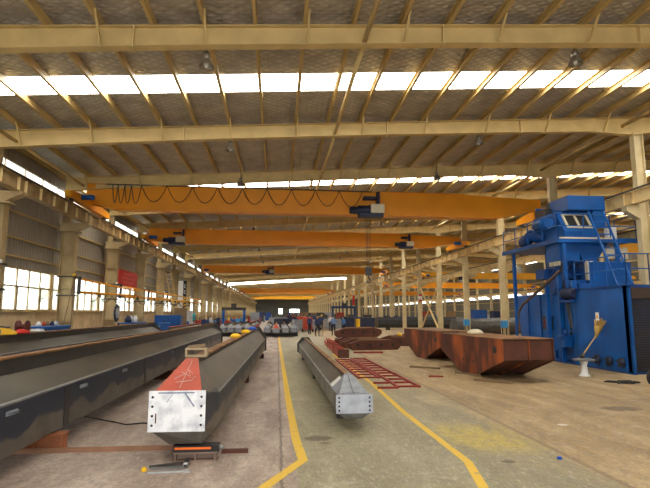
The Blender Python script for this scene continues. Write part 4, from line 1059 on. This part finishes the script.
# striped sign post
r = thing('sign_board', 'tall white sign board edged in yellow and black on the left side', 'sign', (-8.3, 45.4, 0))
b = MB(); b.box(-.32, .10, -.04, .04, 1.2, 4.7); b.build('board', white, r)
b = MB()
for k in range(6): b.prism([(.10, 1.6+k*.28), (.38, 1.74+k*.28), (.38, 1.86+k*.28), (.10, 1.72+k*.28)], 'y', -.05, .05)
b.build('yellow_stripe', yellow, r)
b = MB(); b.box(.10, .38, -.035, .035, 1.2, 4.7); b.build('black_board', black, r)
b = MB()
for (z, s_) in ((4.2, 1), (3.7, 1)): b.tube([(.14, -.055, z+.2), (.3, -.055, z+.12), (.16, -.055, z-.02), (.32, -.055, z-.15)], .03, 6)
b.build('pale_symbol', white, r)
b = MB(); b.box(-.3, -.22, -.03, .03, 0, 1.2); b.box(.25, .33, -.03, .03, 0, 1.2); b.build('posts', dark, r)
# leaning ladder
r = thing('leaning_ladder', 'long cream ladder leaning against the left wall beyond the banner', 'ladder', (-8.6, 43.6, 0))
b = MB(); p, q = Vector((.2, 1.2, 0)), Vector((-.5, -1.3, 5.2))
b.bar(p, q, .06); b.bar(p+Vector((.4, .1, 0)), q+Vector((.4, .1, 0)), .06)
b.build('rails', cream, r)
b = MB()
for k in range(14): a_ = p.lerp(q, (k+.5)/14); b.bar(a_, a_+Vector((.4, .1, 0)), .04)
b.build('rungs', cream, r)

# ------------------------------------------------------------------ workshop furniture
def bench(label, loc, rot=0, m_=None, w=2.0, h=.95):
    r = thing('workbench', label, 'workbench', loc, rot, 'workbenches')
    b = MB(); b.box(-.45, .45, -w/2, w/2, h-.08, h); b.build('bench_top', m_ or blue, r, bevel=.01)
    for sx in (-.38, .38):
        for sy in (-w/2+.08, w/2-.08):
            b = MB(); b.box(sx-.035, sx+.035, sy-.035, sy+.035, 0, h-.08); b.build('leg', dark, r)
    b = MB(); b.box(-.36, .36, -w/2+.15, w/2-.15, .32, .36); b.build('shelf', dark, r)
    b = MB(); b.box(.38, .42, -w/2+.12, w/2-.12, h-.34, h-.08); b.build('apron', m_ or blue, r)
    return r
def welder(label, loc, m_, s=1.0, rot=0):
    r = thing('welding_machine', label, 'welder', loc, rot, 'welding machines'); s_ = s
    b = MB(); b.box(-.28*s, .28*s, -.4*s, .4*s, .14*s, .85*s); b.build('casing', m_, r, bevel=.03)
    b = MB(); b.box(.28*s, .29*s, -.33*s, .33*s, .5*s, .78*s); b.build('panel', dark, r)
    for x in (-.3, .3):
        for y in (-.3, .3):
            b = MB(); b.lathe([(.03*s, -.03*s), (.1*s, -.03*s), (.1*s, .03*s), (.03*s, .03*s)], (x*s, y*s, .1*s), 10, axis='x'); b.build('wheel', black, r)
    b = MB(); b.tube([(0, -.35*s, .85*s), (0, -.35*s, 1.0*s), (0, .35*s, 1.0*s), (0, .35*s, .85*s)], .02*s, 6); b.build('handle', dark, r)
    return r
def gas(label, loc, m_):
    r = thing('gas_cylinder', label, 'gas cylinder', loc, 0, 'gas cylinders')
    b = MB(); b.lathe([(.115, 0), (.12, .03), (.12, 1.2), (.09, 1.32), (.04, 1.38)], (0,0,0), 14); b.build('bottle', m_, r)
    b = MB(); b.lathe([(.035, 1.38), (.035, 1.46), (.05, 1.47), (.05, 1.5)], (0,0,0), 8); b.build('valve', dark, r); return r
def cabinet(label, loc, m_, w, d, h, rot=0):
    r = thing('storage_cabinet', label, 'cabinet', loc, rot, 'cabinets')
    b = MB(); b.box(-w/2, w/2, -d/2, d/2, .05, h); b.build('body', m_, r, bevel=.015)
    for s_ in (-1, 1):
        b = MB(); b.box(min(0, s_*w/2)+.02, max(0, s_*w/2)-.02, -d/2-.02, -d/2, .1, h-.06); dr = b.build('door', m_, r)
        b = MB(); b.box(s_*.06-.015, s_*.06+.015, -d/2-.05, -d/2-.02, h*.45, h*.6); b.build('handle', dark, dr)
    b = MB(); b.box(-w/2+.03, w/2-.03, -d/2+.03, d/2-.03, 0, .05); b.build('plinth', dark, r); return r
def crate(label, loc, m_, w, d, h, rot=0):
    r = thing('steel_crate', label, 'crate', loc, rot, 'crates')
    b = MB(); b.box(-w/2, w/2, -d/2, d/2, .1, .14)
    for (x0, x1, y0, y1) in ((-w/2, -w/2+.03, -d/2, d/2), (w/2-.03, w/2, -d/2, d/2), (-w/2, w/2, -d/2, -d/2+.03), (-w/2, w/2, d/2-.03, d/2)): b.box(x0, x1, y0, y1, .14, h)
    b.build('bin', m_, r)
    b = MB()
    for x in (-w/2+.06, w/2-.06):
        for y in (-d/2+.06, d/2-.06): b.box(x-.04, x+.04, y-.04, y+.04, 0, .1)
    b.build('feet', dark, r); return r
def small(name, label, cat, loc, m_, prof, n=10, rot=0):
    b = MB(); b.lathe(prof, (0,0,0), n); o = b.build(name, m_); o.location = loc; o.rotation_euler.z = rot; return tag(o, label, cat)

bench('blue workbench with parts on it under the first left window', (-8.7, 20.4, 0), 0, blue, 2.2, 1.42)
for k, (y, m_, q, lab) in enumerate(((19.7, white, .1, 'white'), (20.1, redlead, .07, 'orange'), (20.4, brownbox, .09, 'brown'), (20.8, navy, .08, 'navy'), (21.2, steel_l, .1, 'grey'))):
    small('parts_tin', '%s tin standing on the nearest blue workbench' % lab, 'tin', (-8.7, y, 1.42), m_, [(q, 0), (q, .1), (q*.6, .13), (q*.5, .17)])
bench('blue workbench before the third left window', (-8.7, 32.0, 0), 0, blue, 3.2, 1.35)
for k, (y, m_, q, lab) in enumerate(((31.0, navy, .2, 'navy'), (31.7, steel_l, .14, 'grey'), (32.6, white, .14, 'white'))):
    small('parts_drum', '%s drum standing on the blue workbench before the third window' % lab, 'drum', (-8.7, y, 1.35), m_, [(q, 0), (q, .22), (q*.7, .28), (q*.5, .4)])
# things on the beam by the left wall
ZA = 1.351
r = thing('painted_wedge', 'yellow painted wedge on top of the beam by the left wall', 'wedge', (-7.0, 14.0, ZA), .1)
b = MB(); b.prism([(-.3, 0), (.25, 0), (.25, .05), (.05, .16), (-.3, .20)], 'y', -.1, .1); b.build('wedge', glove_y, r)
b = MB(); b.bar((-.3, 0, .22), (.08, 0, .18), .2, .04); b.build('top_rail', dark, r)
r = thing('red_jacket', 'crumpled red cloth lying on the beam by the left wall', 'cloth', (-6.95, 14.75, ZA))
b = MB(); b.lathe([(.24, 0), (.22, .06), (.15, .09), (.08, .12), (.03, .13)], (0,0,0), 11); b.build('cloth', red, r); r.scale = (.8, 1.3, .9)
r = thing('white_rag', 'crumpled white rag lying right of the red cloth', 'cloth', (-6.95, 15.7, ZA))
b = MB(); b.lathe([(.2, 0), (.18, .05), (.12, .08), (.03, .1)], (0,0,0), 9); b.build('cloth', steel_l, r)
r = thing('flanged_spool', 'maroon flanged spool standing on the beam behind the red cloth', 'spool', (-7.3, 15.25, ZA))
b = MB(); b.lathe([(.17, -.01), (.17, .04), (.07, .05), (.07, .23), (.17, .24), (.17, .28)], (0, 0, .17), 18, axis='x'); b.build('spool', M('maroon_spool', (.10, .02, .015), .6), r)
b = MB(); b.lathe([(.07, 0), (.08, .01), (.08, .07), (.06, .08)], (0,0,0), 14, axis='x'); o = b.build('steel_roller', steel); o.location = (-6.9, 13.4, ZA+.08); tag(o, 'grey steel roller lying on the beam near the left edge', 'roller')
# along left wall beyond
items = [('tall blue cabinet by the left wall beyond the banner', (-7.9, 38.4), blue, 1.8, 1.0, 1.75), ('brown cabinet standing by the left wall beside the blue cabinet', (-7.6, 41.3), brownbox, .9, .6, 2.3), ('pale cabinet by the left wall near the sign board', (-8.2, 47.6), steel_l, 1.0, .6, 2.1)]
for lab, (x, y), m_, w_, d_, h_ in items: cabinet(lab, (x, y, 0), m_, w_, d_, h_, .0)
rnd = random.Random(11)
cols = [(blue, 'blue'), (navy, 'navy'), (redlead, 'orange red'), (steel_l, 'pale grey'), (glove_y, 'yellow'), (sky_blue, 'light blue')]
k = 0
for y in (35, 42.5, 50, 53, 56, 59.5, 63, 67, 71, 75, 80, 85, 90):
    for X in (-8.2, -6.2):
        m_, cn = cols[(k*5+int(y)) % 6]; 
        typ = k % 4
        pos = 'by the left wall' if X < -7.5 else 'a step out from the left wall'
        loc = (X, y, 0)
        if (X, y) == (-6.2, 59.5) or -6.2 == X and y < 62 or y in (50, 42.5): k += 1; continue
        lab = '%s, %s along the hall' % (pos, ORN[k])
        if typ == 0: welder('%s welding machine %s' % (cn, lab), loc, m_, 1.25, rnd.uniform(-.4, .4))
        elif typ == 1: crate('%s crate %s' % (cn, lab), loc, m_, 1.2, 1.5, 1.0)
        elif typ == 2: bench('%s workbench %s' % (cn, lab), loc, 0, m_, 2.2)
        else: gas('%s gas cylinder %s' % (cn, lab), loc, m_)
        k += 1
# heap of hose and tools hanging on the second column
r = thing('cable_coil', 'blue and black coil of cable hung on the left column before the blue bench', 'cable', (-9.1, YF[3]-.35, 1.9))
for j, (q, m_) in enumerate(((.28, blue), (.36, black), (.2, steel_l))):
    b = MB(); b.tube([(.05*j, -q*math.cos(a*PI/8), q*1.3*math.sin(a*PI/8)) for a in range(16)]+[(.05*j, -q, 0)], .05, 6); b.build('coil', m_, r)
# blue frames (portal shapes) left and right
def portal(label, x, y, w_, h_, m_=blue):
    r = thing('blue_portal_frame', label, 'portal frame', (x, y, 0))
    for s_ in (-1, 1):
        b = MB(); b.box(s_*w_/2-.15, s_*w_/2+.15, -.15, .15, 0, h_); b.build('leg', m_, r)
        b = MB(); b.box(s_*w_/2-.25, s_*w_/2+.25, -.8, .8, 0, .2); b.build('foot', m_, r)
    b = MB(); b.box(-w_/2-.2, w_/2+.2, -.18, .18, h_, h_+.35); b.build('cross_beam', dark if m_ is blue else m_, r)
    b = MB(); b.box(-.3, .3, -.4, .18, h_+.35, h_+.8); b.build('trolley', dark, r)
portal('small blue legged portal frame on the left beyond the capped beams', -5.0, 60.2, 2.4, 2.2)
portal('dark blue portal frame right of the workers in the distance', 10.2, 78, 3.4, 2.6, M('portal_dark_blue', (.012, .04, .12), .5))
# clump of parts in the middle distance
for i, (x, y, m_, t, lab) in enumerate(((3.1, 52, redlead, 0, 'left of the workers'), (3.0, 55, steel_g, 1, 'behind the orange one'), (4.2, 58, navy, 0, 'behind the workers'), (6.3, 60, steel_g, 1, 'right behind the workers'), (7.6, 54, navy, 0, 'right of the workers'),
        (8.9, 50, navy, 0, 'before the dark girder'), (10.0, 60.8, glove_y, 1, 'in front of the dark blue portal frame'), (11.6, 66.5, navy, 1, 'in front of the dark blue portal frame on its right'), (1.2, 66, navy, 1, 'far down the aisle'), (3.4, 70, redlead, 0, 'far down the aisle on the right'), (0.2, 80, steel_g, 1, 'farthest down the aisle'), (2.0, 88, navy, 1, 'by the far door'),
        (5.5, 74, steel_g, 1, 'deep behind the workers'), (7.0, 84, navy, 1, 'deep in the hall centre'))):
    cn = {id(redlead): 'orange red', id(steel_g): 'grey', id(navy): 'navy', id(sky_blue): 'light blue', id(glove_y): 'yellow'}[id(m_)]
    if t == 0: welder('%s machine set %s' % (cn, lab), (x, y, 0), m_, 1.7, .3*i)
    else: crate('%s parts crate %s' % (cn, lab), (x, y, 0), m_, 2.6, 1.8, 1.2, .1*i)
for (x, y, m_, cn, nm) in ((-7.3, 49.4, redlead, 'orange red', 'right of the sign board'), (-7.0, 53.2, blue, 'bright blue', 'beyond the two workers by the left wall'), (-7.75, 36.2, blue, 'bright blue', 'in front of the big blue cabinet'), (-7.75, 43.6, blue, 'blue', 'beside the brown cabinet')):
    welder('%s welding machine %s' % (cn, nm), (x, y, 0), m_, 1.45, .2)
small('water_drum', 'teal drum standing by the left wall near the two workers', 'drum', (-8.3, 51.5, 1.2), teal, [(.25, 0), (.27, .05), (.27, .6), (.2, .68)], 14)
b = MB(); b.box(-.4, .4, -.4, .4, 1.14, 1.2)
for px_ in (-.35, .35):
    for py_ in (-.35, .35): b.bar((px_, py_, 0), (px_, py_, 1.14), .05)
o = b.build('drum_stand', dark); o.location = (-8.3, 51.5, 0); tag(o, 'dark four legged stand carrying the teal drum', 'stand')
# right bay clutter
fcols = [(navy, 'navy'), (steel_g, 'grey'), (brownbox, 'brown'), (blue_d, 'dark blue'), (redbar, 'dull red'), (shutter, 'greyish'), (steel, 'steel grey')]
k = 0
for (X, Y) in ((17, 31), (21, 35), (25, 40), (19, 47), (24, 52), (29, 48), (33, 56), (23, 61), (27, 67), (31, 70), (18, 72), (24, 78), (30, 86), (35, 66), (35, 80), (28, 94), (19, 86), (34, 44)):
    m_, cn = fcols[(k*3+1) % 7]; lab = '%s in the right bay, %s from the camera' % ('standing', ORN[k])
    if k % 3 == 0: cabinet('%s cabinet %s' % (cn, lab), (X, Y, 0), m_, 1.6, .8, 2.2, .3)
    elif k % 3 == 1: crate('%s crate %s' % (cn, lab), (X, Y, 0), m_, 2.6, 2.0, 1.4, .2*k)
    else: welder('%s machine %s' % (cn, lab), (X, Y, 0), m_, 2.0, .5*k)
    k += 1

rnd = random.Random(23); k = 0
protos = {}
fcols = [(navy, 'navy'), (steel_g, 'grey'), (brownbox, 'brown'), (blue_d, 'dark blue'), (redbar, 'dull red'), (shutter, 'greyish'), (steel, 'steel grey')]
for Y in range(68, 214, 7):
    for X in (-3.6, 5.0, 8.6, 11.8) if Y < 130 else (-5.5, -2.5, 4.2, 8.5):
        if Y < 76 and X < 0: continue
        if Y in (68, 75, 82) and X in (5.0, 8.6): continue
        m_, cn = fcols[(k*5+Y) % 7] if k % 3 else (dark, 'dark'); typ = k % 3
        key = (typ, cn); lab = 'among the distant machines, %s from the camera' % ORN[k]
        loc = (X+rnd.uniform(-.5, .5), Y+rnd.uniform(-1, 1), 0)
        if key not in protos:
            protos[key] = [lambda: welder('x', loc, m_, 1.9), lambda: crate('x', loc, m_, 2.2, 2.0, 1.3), lambda: cabinet('x', loc, m_, 1.4, .8, 2.0)][typ]()
            o = protos[key]
        else: o = dup(protos[key], loc)
        o['label'] = '%s %s %s' % (cn, ('machine set', 'crate', 'cabinet')[typ], lab); k += 1

# ------------------------------------------------------------------ people
def person(label, loc, rot, shirt, cap=None, bend=0., arm=0., step=.12, h=1.68):
    s = h/1.70
    def P(x, y, z): return Vector((x*s, y*s, z*s))
    r = thing('person', label, 'person', loc, rot)
    vs, es, rd = [], [], []
    def add(p, rr, par=None):
        vs.append(p); rd.append(rr*s)
        if par is not None: es.append((par, len(vs)-1))
        return len(vs)-1
    fb = lambda z: -bend*max(0, z-.95)                     # forward is -y
    pel = add(P(0, 0, .95), .135)
    wa = add(P(0, fb(1.12), 1.10), .125, pel); ch = add(P(0, fb(1.32), 1.30), .15, wa); nk = add(P(0, fb(1.46), 1.44), .062, ch); hd0 = add(P(0, fb(1.52)-.01, 1.52), .055, nk)
    hands = []
    for sx in (-1, 1):
        hp = add(P(sx*.09, 0, .88), .095, pel); kn = add(P(sx*.10, -sx*step*.5-.02, .49), .062, hp); an = add(P(sx*.11, -sx*step*.4+.03, .09), .042, kn); tp = add(P(sx*.13, -sx*step*.4-.14, .04), .035, an)
        sh = add(P(sx*.18, fb(1.38), 1.37), .062, ch); el = add(P(sx*.25, fb(1.1)+.03-arm*.12, 1.10), .045, sh); wr_ = add(P(sx*.24-sx*arm*.12, fb(.95)-.08-arm*.25, .88+arm*.2), .03, el)
        hands.append((sx, vs[wr_].copy(), (vs[wr_]-vs[el]).normalized()))
    me = bpy.data.meshes.new('body'); me.from_pydata([tuple(v) for v in vs], es, [])
    o = bpy.data.objects.new('body_tmp', me); C.objects.link(o)
    md = o.modifiers.new('skin', 'SKIN'); sub = o.modifiers.new('sub', 'SUBSURF'); sub.levels = 1; sub.render_levels = 1
    for i, v in enumerate(me.skin_vertices[0].data):
        v.radius = (rd[i]*(1.15 if i in (pel, wa, ch) else 1), rd[i]*(.85 if i in (pel, wa, ch) else 1)); v.use_root = (i == 0)
    dg = bpy.context.evaluated_depsgraph_get(); m2 = bpy.data.meshes.new_from_object(o.evaluated_get(dg))
    bpy.data.objects.remove(o)
    b = MB(); b.bm.from_mesh(m2)
    hz = P(0, fb(1.60)-.02, 1.60)
    # head with jaw, nose, ears
    g = bmesh.ops.create_icosphere(b.bm, subdivisions=2, radius=1, matrix=Matrix.Translation(hz) @ Matrix.Diagonal((.075*s, .092*s, .112*s, 1)))
    for v in g['verts']:
        d = v.co-hz
        if d.z < 0: v.co.x -= d.x*.25*min(1, -d.z/.08); 
    b.tube([hz+P(0, -.085, .015), hz+P(0, -.115, -.02), hz+P(0, -.088, -.03)], [.008, .014, .008], 6)
    for sx in (-1, 1):
        b.tube([hz+P(sx*.072, .0, .02), hz+P(sx*.085, .01, .0), hz+P(sx*.072, .005, -.03)], [.008, .015, .008], 6)
    for (sx, w_, d) in hands:
        side = Vector((0, 1, 0)); 
        b.tube([w_-d*.01, w_+d*.05, w_+d*.095], [.026*s, .036*s, .034*s], 8)
        for j in range(4):
            q = w_ + d*.09 + side*(j-1.5)*.018*s; Lf = (.06, .075, .07, .05)[j]*s
            b.tube([q, q+d*Lf*.55+Vector((-sx*.004, 0, 0)), q+d*Lf+Vector((-sx*.014, 0, 0))], [.009*s, .008*s, .006*s], 6)
        q = w_ + d*.03 - side*.03*s; b.tube([q, q+d*.035-side*.02*s, q+d*.065-side*.022*s], [.011*s, .010*s, .007*s], 6)
    o = b.build('body', [skin, shirt, trous, shoe], r)
    for f in o.data.polygons:
        c = f.center/s; f.use_smooth = True
        if c.z < .10: f.material_index = 3
        elif c.z < .98 and abs(c.x) < .21 and not (abs(c.x) > .195 and c.z > .7): f.material_index = 2
        elif c.z < 1.47 and not (c.z < 1.02 and abs(c.x) > .12 and arm == 0): f.material_index = 1
        elif c.z < 1.02: f.material_index = 0 if c.z < .90 else 1
        if arm and .9 < c.z < 1.15 and c.y < -.22: f.material_index = 0
    eb = MB()
    for sx in (-1, 1): eb.lathe([(.004, -.012), (.011, -.006), (.011, .004)], tuple(hz+P(sx*.030, -.082, .018)), 8, axis='y')
    eb.build('eyes', black, r)
    b = MB(); b.tube([hz+P(-.02, -.090, -.052), hz+P(.02, -.090, -.052)], .005, 6); b.build('mouth', redlead, r)
    b = MB(); 
    g = bmesh.ops.create_icosphere(b.bm, subdivisions=2, radius=1, matrix=Matrix.Translation(hz+P(0, .012, .018)) @ Matrix.Diagonal((.083*s, .097*s, .108*s, 1)))
    bmesh.ops.delete(b.bm, geom=[v for v in b.bm.verts if (v.co-hz).z < -.02*s or ((v.co-hz).y < -.04*s and (v.co-hz).z < .06*s)], context='VERTS')
    b.build('hair', hair, r)
    if cap:
        b = MB(); b.lathe([(.135, 0), (.125, .02), (.115, .06), (.085, .11), (.03, .13)], tuple(hz+P(0, -.01, .035)), 14); b.build('safety_helmet', cap, r)
    return r
person('worker in dark blue overalls walking, leftmost of the group beyond the beams', (2.91, 45.7, 0), 2.6, shirt_n)
person('worker in blue jacket and dark trousers, second from the left in the group', (3.30, 41.8, 0), .6, shirt_n, step=.2)
person('worker in steel blue shirt and black trousers seen from behind, hands in front', (4.72, 42.6, 0), PI, shirt_s, arm=.8, step=.05)
person('worker in bright blue shirt bending forward at the right of the group', (6.05, 45.4, 0), -2.2, shirt_b, bend=.35, arm=.5, h=1.62)
person('worker with yellow helmet and blue overalls behind the group', (4.75, 54.4, 0), .3, shirt_n, cap=helm_y)
person('worker in white shirt standing behind the group', (5.7, 54.3, 0), -.4, shirt_w)
person('worker in white shirt at the left wall machines', (-6.5, 51.2, 0), 1.2, shirt_w, arm=.5)
person('worker in navy overalls beside the one in white at the left wall', (-5.9, 52.6, 0), .8, shirt_n)
person('worker in navy overalls by the blue cabinet at the left', (-5.5, 39.6, 0), .4, shirt_n, arm=.6)
r = thing('timber_post', 'pale wooden plank standing upright beside the walking workers', 'plank', (3.72, 41.6, 0))
b = MB(); b.bar((0,0,0), (.12, .1, 1.35), .05, .12); b.build('plank', wood, r)

# ------------------------------------------------------------------ world, camera
w = bpy.data.worlds.new('daylight'); sc.world = w; w.use_nodes = True
nt = w.node_tree; bg = nt.nodes['Background']
sk = nt.nodes.new('ShaderNodeTexSky'); sk.sky_type = 'HOSEK_WILKIE'; sk.turbidity = 6; sk.ground_albedo = .4; sk.sun_direction = (-.3, .2, .93)
mx = nt.nodes.new('ShaderNodeMix'); mx.data_type = 'RGBA'; mx.inputs[0].default_value = .75
nt.links.new(sk.outputs[0], mx.inputs[6]); mx.inputs[7].default_value = (1, .98, .95, 1)
nt.links.new(mx.outputs[2], bg.inputs[0]); bg.inputs[1].default_value = 6.0

cam = bpy.data.cameras.new('camera'); co = bpy.data.objects.new('camera', cam); C.objects.link(co); sc.camera = co
F = 506.0; th = math.atan(69/F); ps = math.atan(48/math.hypot(F, 69))
cam.sensor_width = 36; cam.lens = F/650*36; cam.clip_end = 500; cam.clip_start = .05
f = Vector((math.sin(ps)*math.cos(th), math.cos(ps)*math.cos(th), math.sin(th))); rt = Vector((math.cos(ps), -math.sin(ps), 0)); up = rt.cross(f)
co.matrix_world = Matrix(((rt.x, up.x, -f.x, 0), (rt.y, up.y, -f.y, 0), (rt.z, up.z, -f.z, 1.9), (0, 0, 0, 1)))

vs_ = sc.view_settings; vs_.view_transform = 'Standard'; vs_.look = 'None'; vs_.gamma = 1; vs_.use_curve_mapping = False; vs_.exposure = 0.12
